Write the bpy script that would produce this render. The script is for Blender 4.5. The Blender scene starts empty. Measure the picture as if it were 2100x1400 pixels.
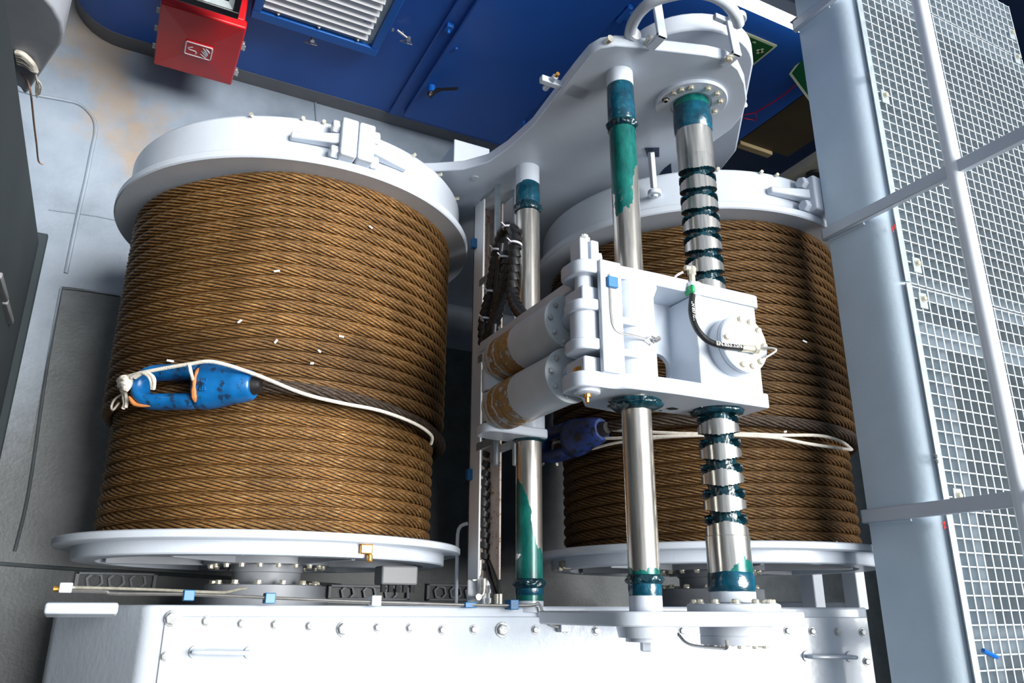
import bpy, math, random
from mathutils import Vector, Matrix, noise
random.seed(7)
PI = math.pi
S = bpy.context.scene
COL = S.collection
OFF = Vector((0, 0, 6.6))            # deck level is z = 0; measurements below are taken from the eye point

# ------------------------------------------------------------------ camera, sky, sun, exposure
RX = Vector((0.8896, 0.0030, 0.4568)); RY = Vector((-0.1504, 0.9462, 0.2866)); RZ = Vector((-0.4313, -0.3237, 0.8422))
RX.normalize(); RZ = RX.cross(RY).normalized(); RY = RZ.cross(RX).normalized()
cam = bpy.data.objects.new('camera', bpy.data.cameras.new('camera')); COL.objects.link(cam)
M = Matrix.Identity(4)
for i, v in enumerate((RX, RY, RZ)):
    M[0][i], M[1][i], M[2][i] = v
M.translation = OFF
cam.matrix_world = M
cam.data.sensor_width = 36; cam.data.lens = 1600 / 2100 * 36; cam.data.clip_start = 0.05
S.camera = cam

W = bpy.data.worlds.new('overcast_sky'); S.world = W; W.use_nodes = True
wn, wl = W.node_tree.nodes, W.node_tree.links
for n_ in list(wn): wn.remove(n_)
wo = wn.new('ShaderNodeOutputWorld'); wb = wn.new('ShaderNodeBackground'); tc = wn.new('ShaderNodeTexCoord')
sx = wn.new('ShaderNodeSeparateXYZ'); mr = wn.new('ShaderNodeMapRange'); cr = wn.new('ShaderNodeMix'); cr.data_type = 'RGBA'
wl.new(tc.outputs['Generated'], sx.inputs[0]); wl.new(sx.outputs['Z'], mr.inputs[0])
mr.inputs[1].default_value = -0.1; mr.inputs[2].default_value = 1.0
wl.new(mr.outputs[0], cr.inputs['Factor'])
cr.inputs['A'].default_value = (0.16, 0.20, 0.26, 1); cr.inputs['B'].default_value = (1.0, 1.10, 1.22, 1)
wl.new(cr.outputs['Result'], wb.inputs[0]); wb.inputs[1].default_value = 0.47
wl.new(wb.outputs[0], wo.inputs[0])

sun = bpy.data.objects.new('sun', bpy.data.lights.new('sun', 'SUN')); COL.objects.link(sun)
sun.data.energy = 6.0; sun.data.angle = math.radians(34); sun.data.color = (1.0, 0.98, 0.95)
sun.rotation_euler = (math.radians(0), math.radians(20), 0); sun.location = (0, 0, 20)

S.view_settings.view_transform = 'Standard'; S.view_settings.look = 'None'
S.view_settings.gamma = 1; S.view_settings.use_curve_mapping = False
S.view_settings.exposure = 0.5

# ------------------------------------------------------------------ measuring helpers (eye point = origin)
def ray(x, y):
    return RX * (x - 1050) + RY * (700 - y) - RZ * 1600
def onX(x, y, X): d = ray(x, y); return d * (X / d.x)
def onY(x, y, Y): d = ray(x, y); return d * (Y / d.y)
def onZ(x, y, Z): d = ray(x, y); return d * (Z / d.z)
NG = Vector((-0.272, 0, 0.962)).normalized(); UG = Vector((0.962, 0, 0.272)).normalized(); DG = 4.4
def onG(x, y, D=DG): d = ray(x, y); return d * (-D / NG.dot(d))
def onC(x, y, C, R):
    d = ray(x, y); a = d.x**2 + d.z**2; b = -2 * (d.x * C.x + d.z * C.z); c = C.x**2 + C.z**2 - R * R
    q = b * b - 4 * a * c
    t = -b / 2 / a if q < 0 else (-b - math.sqrt(q)) / 2 / a
    return d * t
V = Vector
CL = V((0.950, 0, -5.178)); CR = V((3.781, 0, -4.381))      # drum axes (run along Y)
AX, BX, SX = V((2.200, 0, -4.071)), V((2.186, 0, -2.964)), V((2.702, 0, -2.979))   # two guide rods and the screw
EX, EY, EZ = V((1, 0, 0)), V((0, 1, 0)), V((0, 0, 1))
def P(c, y): return V((c.x, y, c.z))

# ------------------------------------------------------------------ mesh builder
class MB:
    def __init__(s): s.v = []; s.f = []; s.m = []; s.uv = None
    def add(s, vs, fs, mi=0):
        b = len(s.v); s.v += [V(v) for v in vs]
        for f in fs: s.f.append(tuple(b + i for i in f)); s.m.append(mi)
        return s
    def hexa(s, p, mi=0):
        return s.add(p, [(0, 3, 2, 1), (4, 5, 6, 7), (0, 1, 5, 4), (1, 2, 6, 5), (2, 3, 7, 6), (3, 0, 4, 7)], mi)
    def box(s, lo, hi, mi=0):
        (a, b, c), (d, e, f) = lo, hi
        return s.hexa([(a, b, c), (d, b, c), (d, e, c), (a, e, c), (a, b, f), (d, b, f), (d, e, f), (a, e, f)], mi)
    def obox(s, c, ax, ay, az, mi=0):
        c = V(c)
        return s.hexa([c - ax - ay - az, c + ax - ay - az, c + ax + ay - az, c - ax + ay - az,
                       c - ax - ay + az, c + ax - ay + az, c + ax + ay + az, c - ax + ay + az], mi)
    def prism(s, pts, d, mi=0):
        n = len(pts); d = V(d); nv = V((0, 0, 0))
        for i in range(n): nv += V(pts[i]).cross(V(pts[(i + 1) % n]))
        if nv.dot(d) < 0: pts = pts[::-1]
        vs = [V(p) for p in pts] + [V(p) + d for p in pts]
        return s.add(vs, [tuple(range(n - 1, -1, -1)), tuple(range(n, 2 * n))] + [(i, (i + 1) % n, n + (i + 1) % n, n + i) for i in range(n)], mi)
    def lathe(s, p0, ax, prof, n=32, mi=0, closed=False, caps=True, fn=None):
        p0 = V(p0); ax = V(ax).normalized()
        e = ax.orthogonal().normalized(); g = ax.cross(e)
        vs = []
        for (a, r) in prof:
            for k in range(n):
                t = 2 * PI * k / n; rr = r * (fn(a, t) if fn else 1)
                vs.append(p0 + ax * a + (e * math.cos(t) + g * math.sin(t)) * rr)
        L = len(prof); fs = []
        for i in range(L if closed else L - 1):
            j = (i + 1) % L
            for k in range(n):
                m = (k + 1) % n; fs.append((i * n + k, i * n + m, j * n + m, j * n + k))
        if caps and not closed:
            fs.append(tuple(range(n - 1, -1, -1))); fs.append(tuple(range((L - 1) * n, L * n)))
        return s.add(vs, fs, mi)
    def cyl(s, p0, p1, r, n=24, mi=0, r1=None, ch=0.0):
        p0, p1 = V(p0), V(p1); L = (p1 - p0).length; r1 = r if r1 is None else r1
        pr = [(0, r), (L, r1)] if ch <= 0 else [(0, r - ch), (ch, r), (L - ch, r1), (L, r1 - ch)]
        return s.lathe(p0, p1 - p0, pr, n, mi)
    def tube(s, pts, r, n=8, mi=0, closed=False):
        pts = [V(p) for p in pts]; N = len(pts); vs = []; up = None
        for i, p in enumerate(pts):
            a = pts[(i - 1) % N] if closed or i > 0 else p; b = pts[(i + 1) % N] if closed or i < N - 1 else p
            t = (b - a).normalized()
            up = t.orthogonal().normalized() if up is None else (up - t * up.dot(t)).normalized()
            g = t.cross(up); rr = r[i] if isinstance(r, (list, tuple)) else r
            for k in range(n):
                th = 2 * PI * k / n; vs.append(p + (up * math.cos(th) + g * math.sin(th)) * rr)
        fs = []
        for i in range(N if closed else N - 1):
            j = (i + 1) % N
            for k in range(n):
                m = (k + 1) % n; fs.append((i * n + k, i * n + m, j * n + m, j * n + k))
        if not closed: fs += [tuple(range(n - 1, -1, -1)), tuple(range((N - 1) * n, N * n))]
        return s.add(vs, fs, mi)
    def bolt(s, p, d, r=0.016, h=0.016, mi=0, w=True):
        d = V(d).normalized(); p = V(p)
        if w: s.lathe(p, d, [(-0.004, r * 1.35), (h * .22, r * 1.35)], 12, mi)
        return s.lathe(p, d, [(0, r), (h * .85, r), (h, r * .8)], 6, mi)
    def ring(s, c, ax, ri, ro, h, n=48, mi=0):
        return s.lathe(c, ax, [(0, ri), (0, ro), (h, ro), (h, ri)], n, mi, closed=True)
    def holed(s, c, ux, uy, hw, hh, r, d, n=40, mi=0):
        c, ux, uy, d = V(c), V(ux), V(uy), V(d); o, i_ = [], []
        for k in range(n):
            t = 2 * PI * (k + .5) / n; cx, cy = math.cos(t), math.sin(t)
            q = min(hw / abs(cx) if abs(cx) > 1e-6 else 9e9, hh / abs(cy) if abs(cy) > 1e-6 else 9e9)
            o.append(c + ux * cx * q + uy * cy * q); i_.append(c + ux * cx * r + uy * cy * r)
        vs = o + i_ + [p + d for p in o] + [p + d for p in i_]; fs = []
        for k in range(n):
            m = (k + 1) % n
            fs += [(k, m, n + m, n + k), (2 * n + k, 3 * n + k, 3 * n + m, 2 * n + m), (k, 2 * n + k, 2 * n + m, m), (n + k, n + m, 3 * n + m, 3 * n + k)]
        return s.add(vs, fs, mi)

ORG = {}
def tag(o, label=None, cat=None, group=None, kind=None):
    if label: o['label'] = label
    if cat: o['category'] = cat
    if group: o['group'] = group
    if kind: o['kind'] = kind
    return o
def thing(name, label, cat, at, group=None):
    o = bpy.data.objects.new(name, None); COL.objects.link(o); at = V(at)
    o.empty_display_size = .1; o.location = at + OFF; ORG[o.name] = at
    return tag(o, label, cat, group)
def mesh_of(name, mb, mats, org, sharp=32):
    me = bpy.data.meshes.new(name)
    me.from_pydata([tuple(v - org) for v in mb.v], [], mb.f)
    for m in (mats if isinstance(mats, (list, tuple)) else [mats]): me.materials.append(m)
    me.polygons.foreach_set('material_index', mb.m)
    me.polygons.foreach_set('use_smooth', [True] * len(me.polygons))
    if mb.uv:
        uv = me.uv_layers.new(name='UVMap'); fl = [c for f in mb.uv for q in f for c in q]; uv.data.foreach_set('uv', fl)
    me.update()
    if sharp: me.set_sharp_from_angle(angle=math.radians(sharp))
    return me
def build(name, mb, mats, parent=None, bevel=0, sharp=32, at=None, seg=2):
    if parent is not None: org = ORG[parent.name]
    else:
        if at is None:
            n = len(mb.v); at = V((sum(v.x for v in mb.v) / n, sum(v.y for v in mb.v) / n, min(v.z for v in mb.v)))
        org = V(at)
    o = bpy.data.objects.new(name, mesh_of(name, mb, mats, org, sharp)); COL.objects.link(o)
    ORG[o.name] = org
    if parent is not None: o.parent = parent
    else: o.location = org + OFF
    if bevel:
        b = o.modifiers.new('bevel', 'BEVEL'); b.width = bevel; b.segments = seg; b.limit_method = 'ANGLE'; b.angle_limit = math.radians(35)
    return o
def again(o, shift, parent):
    c = o.copy(); COL.objects.link(c); c.parent = parent; c.location = V(o.location) + V(shift); ORG[c.name] = ORG[parent.name]; return c
def text_mb(txt, size, c, ux, uy, depth, mb=None):
    cu = bpy.data.curves.new('t', 'FONT'); cu.body = txt; cu.size = size; cu.extrude = depth; cu.align_x = 'CENTER'; cu.align_y = 'CENTER'; cu.resolution_u = 2
    ob = bpy.data.objects.new('t', cu); COL.objects.link(ob)
    dg = bpy.context.evaluated_depsgraph_get(); me = bpy.data.meshes.new_from_object(ob.evaluated_get(dg))
    mb = mb or MB(); ux, uy = V(ux).normalized(), V(uy).normalized(); uz = ux.cross(uy)
    mb.add([V(c) + ux * v.co.x + uy * v.co.y + uz * v.co.z for v in me.vertices], [tuple(p.vertices) for p in me.polygons])
    bpy.data.objects.remove(ob); bpy.data.curves.remove(cu); bpy.data.meshes.remove(me)
    return mb
def smooth_path(pts, k=6):
    pts = [V(p) for p in pts]; out = []
    for i in range(len(pts) - 1):
        a, b, c, d = pts[max(i - 1, 0)], pts[i], pts[i + 1], pts[min(i + 2, len(pts) - 1)]
        for j in range(k):
            t = j / k
            out.append(.5 * ((2 * b) + (c - a) * t + (2 * a - 5 * b + 4 * c - d) * t * t + (3 * b - a - 3 * c + d) * t**3))
    return out + [pts[-1]]
def arc2(cx, cz, r, a0, a1, n=8):
    return [(cx + r * math.cos(math.radians(a0 + (a1 - a0) * i / n)), cz + r * math.sin(math.radians(a0 + (a1 - a0) * i / n))) for i in range(n + 1)]
def xz(pts, y): return [V((a, y, b)) for a, b in pts]
def rounded(pts, r, n=5):
    """round the corners of an (x, z) polygon; r is a number or one per corner"""
    out = []; L = len(pts)
    for i in range(L):
        p = V((pts[i][0], pts[i][1], 0)); a = V((*pts[i - 1][:2], 0)); b = V((*pts[(i + 1) % L][:2], 0))
        rr = r[i] if isinstance(r, (list, tuple)) else r
        u, w = (a - p), (b - p); k = min(rr, u.length * .49, w.length * .49)
        if k < 1e-5: out.append((p.x, p.y)); continue
        s_, e_ = p + u.normalized() * k, p + w.normalized() * k
        for j in range(n + 1):
            t = j / n; q = s_ * (1 - t)**2 + p * 2 * t * (1 - t) + e_ * t * t; out.append((q.x, q.y))
    return out

# ------------------------------------------------------------------ materials
def nt(name):
    m = bpy.data.materials.new(name); m.use_nodes = True
    return m, m.node_tree.nodes, m.node_tree.links, m.node_tree.nodes['Principled BSDF']
def noise_node(N, L, scale, detail=4, rough=.55, coord='Object', vec=None, sc=None):
    t = N.new('ShaderNodeTexNoise'); t.inputs['Scale'].default_value = scale; t.inputs['Detail'].default_value = detail; t.inputs['Roughness'].default_value = rough
    if vec is None: c = N.new('ShaderNodeTexCoord'); vec = c.outputs[coord]
    if sc:
        mp = N.new('ShaderNodeMapping'); mp.inputs['Scale'].default_value = sc; L.new(vec, mp.inputs[0]); vec = mp.outputs[0]
    L.new(vec, t.inputs['Vector']); return t.outputs['Fac']
def ramp(N, L, fac, stops):
    r = N.new('ShaderNodeValToRGB'); e = r.color_ramp.elements
    while len(e) < len(stops): e.new(.5)
    for q, (p, c) in zip(e, stops): q.position = p; q.color = (*c, 1) if len(c) == 3 else c
    L.new(fac, r.inputs[0]); return r.outputs[0]
def mixc(N, L, fac, a, b):
    x = N.new('ShaderNodeMix'); x.data_type = 'RGBA'
    for k, v in (('Factor', fac), ('A', a), ('B', b)):
        if hasattr(v, 'links') or hasattr(v, 'is_linked'): L.new(v, x.inputs[k])
        elif k == 'Factor': x.inputs[k].default_value = v
        else: x.inputs[k].default_value = (*v, 1)
    return x.outputs['Result']
def bumpn(N, L, B, h, strength, dist=.01):
    b = N.new('ShaderNodeBump'); b.inputs['Strength'].default_value = strength; b.inputs['Distance'].default_value = dist
    L.new(h, b.inputs['Height']); L.new(b.outputs[0], B.inputs['Normal'])
def paint(name, col, rough=.4, metal=0, var=.1, vs=3.0, bump=.0, bs=60, coat=0, dirt=None, dirt_amt=.62):
    m, N, L, B = nt(name)
    f = noise_node(N, L, vs)
    c = ramp(N, L, f, [(.3, tuple(x * (1 - var) for x in col)), (.7, tuple(min(1, x * (1 + var)) for x in col))])
    if dirt:
        f2 = noise_node(N, L, vs * 3.1, 6, .65); k = ramp(N, L, f2, [(dirt_amt, (0, 0, 0)), (dirt_amt + .08, (1, 1, 1))])
        c = mixc(N, L, k, c, dirt)
    L.new(c, B.inputs['Base Color']); B.inputs['Roughness'].default_value = rough; B.inputs['Metallic'].default_value = metal
    if coat: B.inputs['Coat Weight'].default_value = coat; B.inputs['Coat Roughness'].default_value = .15
    if bump: bumpn(N, L, B, noise_node(N, L, bs, 3), bump)
    return m
def math_(N, L, op, a, b=None, clamp=False):
    x = N.new('ShaderNodeMath'); x.operation = op; x.use_clamp = clamp
    for i, v in enumerate((a, b)):
        if v is None: continue
        if isinstance(v, (int, float)): x.inputs[i].default_value = v
        else: L.new(v, x.inputs[i])
    return x.outputs[0]

M_white = paint('grey_white_gloss_paint', (.54, .595, .67), .34, var=.05, bump=.06, bs=45, coat=.25)
M_panel = paint('glossy_cover_paint', (.54, .60, .68), .22, var=.04, bump=.14, bs=26, coat=.4)
M_frame = paint('grey_steel_paint', (.50, .54, .60), .42, var=.07, bump=.05)
M_beam = paint('pale_beam_paint', (.58, .70, .80), .4, var=.05, bump=.12, bs=35)
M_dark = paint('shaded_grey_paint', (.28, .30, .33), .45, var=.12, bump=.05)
M_galv = paint('galvanised_steel', (.36, .42, .45), .38, metal=.35, var=.14, vs=20)
M_grat = paint('galvanised_grating', (.50, .56, .59), .40, metal=.25, var=.12, vs=14)
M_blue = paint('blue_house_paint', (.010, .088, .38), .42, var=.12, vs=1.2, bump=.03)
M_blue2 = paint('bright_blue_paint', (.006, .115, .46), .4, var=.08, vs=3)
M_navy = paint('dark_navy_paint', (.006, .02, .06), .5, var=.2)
M_red = paint('red_enamel', (.56, .004, .008), .4, var=.06, bump=.05, bs=30)
M_sign_red = paint('sign_red', (.62, .02, .02), .5, var=.03)
M_sign_white = paint('sign_white', (.72, .70, .74), .5, var=.03)
M_green = paint('sign_green', (.004, .09, .02), .5, var=.05)
M_lum = paint('luminous_cream', (.62, .62, .38), .6, var=.05)
M_housing = paint('slate_green_paint', (.016, .026, .031), .80, var=.2, vs=1.6, bump=.05)
M_black = paint('black_rubber', (.012, .012, .013), .42, var=.2, bump=.12, bs=90)
M_blackgloss = paint('black_frame', (.006, .006, .007), .2, var=.05)
M_kick = paint('grey_kick_strip_paint', (.15, .155, .165), .55, var=.12, bump=.05)
M_steel = paint('bright_steel', (.55, .53, .50), .28, metal=.85, var=.12, vs=25)
M_bolt = paint('painted_bolt', (.55, .57, .58), .32, metal=.25, var=.2, vs=30, dirt=(.22, .15, .07), dirt_amt=.6)
M_zinc = paint('zinc_bolt', (.72, .68, .56), .28, metal=.6, var=.2, vs=30)
M_brass = paint('brass', (.72, .36, .08), .3, metal=.85, var=.12, vs=20)
M_grease = paint('thick_teal_grease', (.0035, .028, .040), .16, var=.6, vs=22, bump=.5, bs=38)
M_grease_l = paint('teal_grease_film', (.003, .050, .085), .2, var=.6, vs=11, bump=.35, bs=22, dirt=(.012, .13, .16), dirt_amt=.60)
M_cord = paint('white_cord', (.66, .62, .54), .8, var=.15, vs=40, bump=.5, bs=160)
M_string = paint('brown_string', (.20, .12, .09), .8, var=.2, vs=40)
M_rag = paint('white_plastic_rag', (.72, .72, .78), .45, var=.06, vs=8)
M_lamp_in = paint('lamp_reflector_white', (.92, .93, .94), .2, var=.02)
M_slat = paint('white_slat', (.90, .91, .92), .4, var=.03)
M_brown = paint('brown_panel', (.045, .030, .012), .6, var=.15)
M_tan = paint('tan_panel', (.26, .20, .10), .6, var=.1)
M_beige = paint('beige_machine_paint', (.26, .24, .19), .5, var=.1)
M_magenta = paint('crimson_cord', (.42, .005, .06), .5, var=.1)
M_greenplastic = paint('green_plastic', (.01, .30, .10), .4, var=.1)
M_clampblue = paint('blue_plastic_clamp', (.01, .14, .34), .4, var=.1)
M_rust = paint('rusty_channel', (.34, .29, .26), .6, var=.15, vs=9, dirt=(.16, .07, .03), dirt_amt=.56)
M_ink = paint('black_ink', (.01, .01, .012), .6, var=.02)
M_hosemark = paint('white_hose_print', (.75, .74, .66), .5, var=.03)
M_label_blue = paint('blue_ink', (.05, .12, .45), .6, var=.02)

def emit(name, col, st):
    m, N, L, B = nt(name); B.inputs['Base Color'].default_value = (*col, 1); B.inputs['Emission Color'].default_value = (*col, 1); B.inputs['Emission Strength'].default_value = st
    return m
M_tube = emit('lit_fluorescent_diffuser', (.95, 1.0, .96), 2.2)
m_, N_, L_, B_ = nt('lamp_glass'); B_.inputs['Transmission Weight'].default_value = 1; B_.inputs['Roughness'].default_value = .02; B_.inputs['IOR'].default_value = 1.15; B_.inputs['Base Color'].default_value = (.95, 1, 1, 1); M_glass = m_

def floor_mat():
    m, N, L, B = nt('worn_deck_paint')
    c = N.new('ShaderNodeTexCoord'); pos = N.new('ShaderNodeNewGeometry').outputs['Position']
    sep = N.new('ShaderNodeSeparateXYZ'); L.new(pos, sep.inputs[0])
    f = noise_node(N, L, 1.5, 6, .6, vec=pos)
    base = ramp(N, L, f, [(.28, (.135, .17, .21)), (.5, (.20, .245, .30)), (.75, (.25, .295, .345))])
    # darker coat on near deck plates; soft fade and under-walkway area are painted shade
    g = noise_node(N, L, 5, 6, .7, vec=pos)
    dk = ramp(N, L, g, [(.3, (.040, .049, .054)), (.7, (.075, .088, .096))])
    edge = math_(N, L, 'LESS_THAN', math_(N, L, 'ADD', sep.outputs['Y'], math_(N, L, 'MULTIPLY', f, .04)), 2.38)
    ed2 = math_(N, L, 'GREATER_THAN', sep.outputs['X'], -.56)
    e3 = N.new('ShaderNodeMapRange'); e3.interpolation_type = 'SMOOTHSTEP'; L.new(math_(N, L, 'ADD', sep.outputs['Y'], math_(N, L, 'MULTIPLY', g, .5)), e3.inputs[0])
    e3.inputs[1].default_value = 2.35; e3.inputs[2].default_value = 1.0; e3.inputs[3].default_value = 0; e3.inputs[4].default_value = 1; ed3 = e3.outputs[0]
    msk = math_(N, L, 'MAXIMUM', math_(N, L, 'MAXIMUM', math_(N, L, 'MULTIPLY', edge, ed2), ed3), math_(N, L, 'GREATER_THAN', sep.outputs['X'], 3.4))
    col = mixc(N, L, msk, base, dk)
    # rust bloom between the cabinet and the hauser
    dx = math_(N, L, 'SUBTRACT', sep.outputs['X'], math_(N, L, 'ADD', math_(N, L, 'MULTIPLY', sep.outputs['Y'], -.62), 2.15))
    dd = math_(N, L, 'ABSOLUTE', dx)
    h = noise_node(N, L, 2.6, 8, .7, vec=pos)
    r = math_(N, L, 'SUBTRACT', math_(N, L, 'ADD', h, .06), math_(N, L, 'MULTIPLY', dd, .55))
    yk = N.new('ShaderNodeMapRange'); L.new(sep.outputs['Y'], yk.inputs[0]); yk.inputs[1].default_value = 2.7; yk.inputs[2].default_value = 3.3
    k = math_(N, L, 'MULTIPLY', ramp(N, L, r, [(.34, (0, 0, 0)), (.56, (1, 1, 1))]), yk.outputs[0])
    k2 = math_(N, L, 'MULTIPLY', k, .6)
    col = mixc(N, L, k2, col, (.30, .21, .12))
    s = noise_node(N, L, 30, 4, .7, vec=pos); sp = ramp(N, L, s, [(.70, (0, 0, 0)), (.76, (1, 1, 1))])
    col = mixc(N, L, math_(N, L, 'MULTIPLY', sp, .35), col, (.05, .05, .055))
    L.new(col, B.inputs['Base Color']); B.inputs['Roughness'].default_value = .42
    bumpn(N, L, B, noise_node(N, L, 40, 4, vec=pos), .15)
    return m
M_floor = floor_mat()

def rope_mat(name, dark=False, tone=1.0):
    m, N, L, B = nt(name)
    pos = N.new('ShaderNodeNewGeometry').outputs['Position']; uv = N.new('ShaderNodeTexCoord').outputs['UV']
    big = noise_node(N, L, 3.0, 4, .6, vec=pos)
    s0 = N.new('ShaderNodeSeparateXYZ'); L.new(uv, s0.inputs[0]); cb = N.new('ShaderNodeCombineXYZ')      # wires lie along the rope, against the strand lay
    L.new(math_(N, L, 'ADD', s0.outputs['X'], math_(N, L, 'MULTIPLY', s0.outputs['Y'], 1.3)), cb.inputs[0]); L.new(s0.outputs['Y'], cb.inputs[1])
    wire = noise_node(N, L, 1.0, 3, .6, vec=cb.outputs[0], sc=(110, 12, 1))
    wire2 = noise_node(N, L, 1.0, 4, .7, vec=uv, sc=(26, 30, 1))
    if dark:
        c1 = ramp(N, L, wire, [(.32, (.025, .017, .012)), (.52, (.085, .06, .042)), (.70, (.30, .27, .25))])
        c2 = ramp(N, L, wire2, [(.35, (.03, .02, .014)), (.7, (.16, .10, .06))])
    else:
        c1 = ramp(N, L, wire, [(.30, (.075, .032, .009)), (.50, (.34, .165, .045)), (.66, (.92, .66, .32))])
        c2 = ramp(N, L, wire2, [(.32, (.05, .024, .009)), (.56, (.32, .145, .038)), (.78, (.50, .25, .07))])
    c = mixc(N, L, .5, c1, c2)
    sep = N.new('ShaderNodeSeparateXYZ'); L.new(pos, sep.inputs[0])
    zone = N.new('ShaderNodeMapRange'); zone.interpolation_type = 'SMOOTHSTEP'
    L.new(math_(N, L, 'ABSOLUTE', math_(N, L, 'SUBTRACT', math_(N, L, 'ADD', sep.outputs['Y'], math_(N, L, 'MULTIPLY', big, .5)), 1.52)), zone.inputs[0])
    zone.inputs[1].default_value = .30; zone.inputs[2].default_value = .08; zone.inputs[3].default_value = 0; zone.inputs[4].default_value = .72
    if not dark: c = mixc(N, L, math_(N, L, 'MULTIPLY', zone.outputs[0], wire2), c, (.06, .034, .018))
    su = N.new('ShaderNodeSeparateXYZ'); L.new(uv, su.inputs[0])
    fr = math_(N, L, 'ABSOLUTE', math_(N, L, 'SUBTRACT', math_(N, L, 'FRACT', math_(N, L, 'ADD', math_(N, L, 'MULTIPLY', su.outputs['X'], 9), .1)), .5))   # 0 on the strand crown, .5 in the valley
    gk = N.new('ShaderNodeMapRange'); L.new(fr, gk.inputs[0]); gk.inputs[1].default_value = .18; gk.inputs[2].default_value = .38; gk.inputs[3].default_value = 0; gk.inputs[4].default_value = 1
    c = mixc(N, L, gk.outputs[0], c, (.012, .007, .004))     # packed grease and painted groove shade between the strands
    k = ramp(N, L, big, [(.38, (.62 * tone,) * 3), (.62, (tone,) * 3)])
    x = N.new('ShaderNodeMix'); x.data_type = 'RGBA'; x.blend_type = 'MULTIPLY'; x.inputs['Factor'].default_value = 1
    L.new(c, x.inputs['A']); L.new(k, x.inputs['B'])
    L.new(x.outputs['Result'], B.inputs['Base Color'])
    B.inputs['Metallic'].default_value = .50; B.inputs['Roughness'].default_value = .37
    bumpn(N, L, B, wire, 1.0, .006)
    return m
M_rope = rope_mat('greased_wire_rope'); M_rope_d = rope_mat('dirty_wire_rope', True); M_rope_r = rope_mat('shade_painted_wire_rope', tone=.62)  # the right drum's rope has its shade put into the colour

def rod_mat(name, films, base=(.60, .57, .52)):
    """chrome rod along Y with grease films: (y0, y1, side) in metres from the eye, side -1 left, 0 all round"""
    m, N, L, B = nt(name)
    pos = N.new('ShaderNodeNewGeometry').outputs['Position']; sep = N.new('ShaderNodeSeparateXYZ'); L.new(pos, sep.inputs[0])
    st = noise_node(N, L, 1, 5, .65, vec=pos, sc=(40, 2.5, 40)); f = noise_node(N, L, 9, 5, .6, vec=pos, sc=(1, .5, 1))
    c = ramp(N, L, st, [(.3, tuple(v * .55 for v in base)), (.55, base), (.8, tuple(min(1, v * 1.25) for v in base))])
    nrm = N.new('ShaderNodeSeparateXYZ'); L.new(N.new('ShaderNodeNewGeometry').outputs['Normal'], nrm.inputs[0])
    tot = None
    for (y0, y1, side, w) in films:
        yy = math_(N, L, 'ADD', sep.outputs['Y'], math_(N, L, 'MULTIPLY', math_(N, L, 'SUBTRACT', f, .5), w))
        if side: yy = math_(N, L, 'ADD', yy, math_(N, L, 'MULTIPLY', nrm.outputs['X'], side))
        a = math_(N, L, 'MULTIPLY', math_(N, L, 'GREATER_THAN', yy, y0), math_(N, L, 'LESS_THAN', yy, y1))
        tot = a if tot is None else math_(N, L, 'MAXIMUM', tot, a)
    g = noise_node(N, L, 14, 6, .7, vec=pos, sc=(1, .35, 1))
    film = ramp(N, L, g, [(.3, (.002, .045, .050)), (.55, (.004, .125, .105)), (.75, (.02, .20, .19))])
    L.new(mixc(N, L, tot, c, film), B.inputs['Base Color'])
    L.new(math_(N, L, 'SUBTRACT', .88, math_(N, L, 'MULTIPLY', tot, .75)), B.inputs['Metallic'])
    B.inputs['Roughness'].default_value = .25
    B.inputs['Anisotropic'].default_value = .4
    return m
M_rodA = rod_mat('guide_rod_chrome_low', [(-.1, .30, 0, .35), (.0, .38, .34, .35)])
M_rodB = rod_mat('guide_rod_chrome_high', [(2.10, 3.0, -.15, .9), (-.1, .16, 0, .3)])
M_rodS = rod_mat('screw_chrome', [(2.64, 3.0, 0, .3), (-.1, .18, 0, .3)], (.62, .61, .58))

def roller_mat():
    m, N, L, B = nt('worn_roller_paint')
    pos = N.new('ShaderNodeNewGeometry').outputs['Position']; sep = N.new('ShaderNodeSeparateXYZ'); L.new(pos, sep.inputs[0])
    f = noise_node(N, L, 20, 6, .75, vec=pos); f2 = noise_node(N, L, 5, 4, vec=pos)
    z = math_(N, L, 'ADD', sep.outputs['Z'], math_(N, L, 'MULTIPLY', math_(N, L, 'SUBTRACT', f, .5), .10))
    tot = None
    for (z0, z1) in ((2.685, 2.70), (2.735, 2.80), (2.815, 2.99)):
        a = math_(N, L, 'MULTIPLY', math_(N, L, 'GREATER_THAN', z, z0), math_(N, L, 'LESS_THAN', z, z1))
        tot = a if tot is None else math_(N, L, 'MAXIMUM', tot, a)
    tot = math_(N, L, 'MULTIPLY', tot, ramp(N, L, f, [(.38, (0, 0, 0)), (.46, (1, 1, 1))]))
    col = mixc(N, L, tot, ramp(N, L, f2, [(.3, (.50, .55, .58)), (.7, (.60, .64, .68))]), ramp(N, L, f, [(.35, (.14, .08, .03)), (.6, (.42, .24, .08)), (.75, (.50, .36, .18))]))
    L.new(col, B.inputs['Base Color']); B.inputs['Roughness'].default_value = .42; bumpn(N, L, B, tot, .4)
    return m
M_roller = roller_mat()
M_socket = paint('chipped_blue_socket_paint', (.004, .10, .29), .3, var=.3, vs=6, bump=.12, bs=25, dirt=(.010, .03, .07), dirt_amt=.54)
M_socket_d = paint('dirty_navy_socket_paint', (.012, .03, .13), .4, var=.3, vs=6, bump=.12, bs=25, dirt=(.01, .012, .02), dirt_amt=.5)
M_chip = paint('rust_chip', (.42, .15, .04), .6, var=.2, vs=20)

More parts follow.
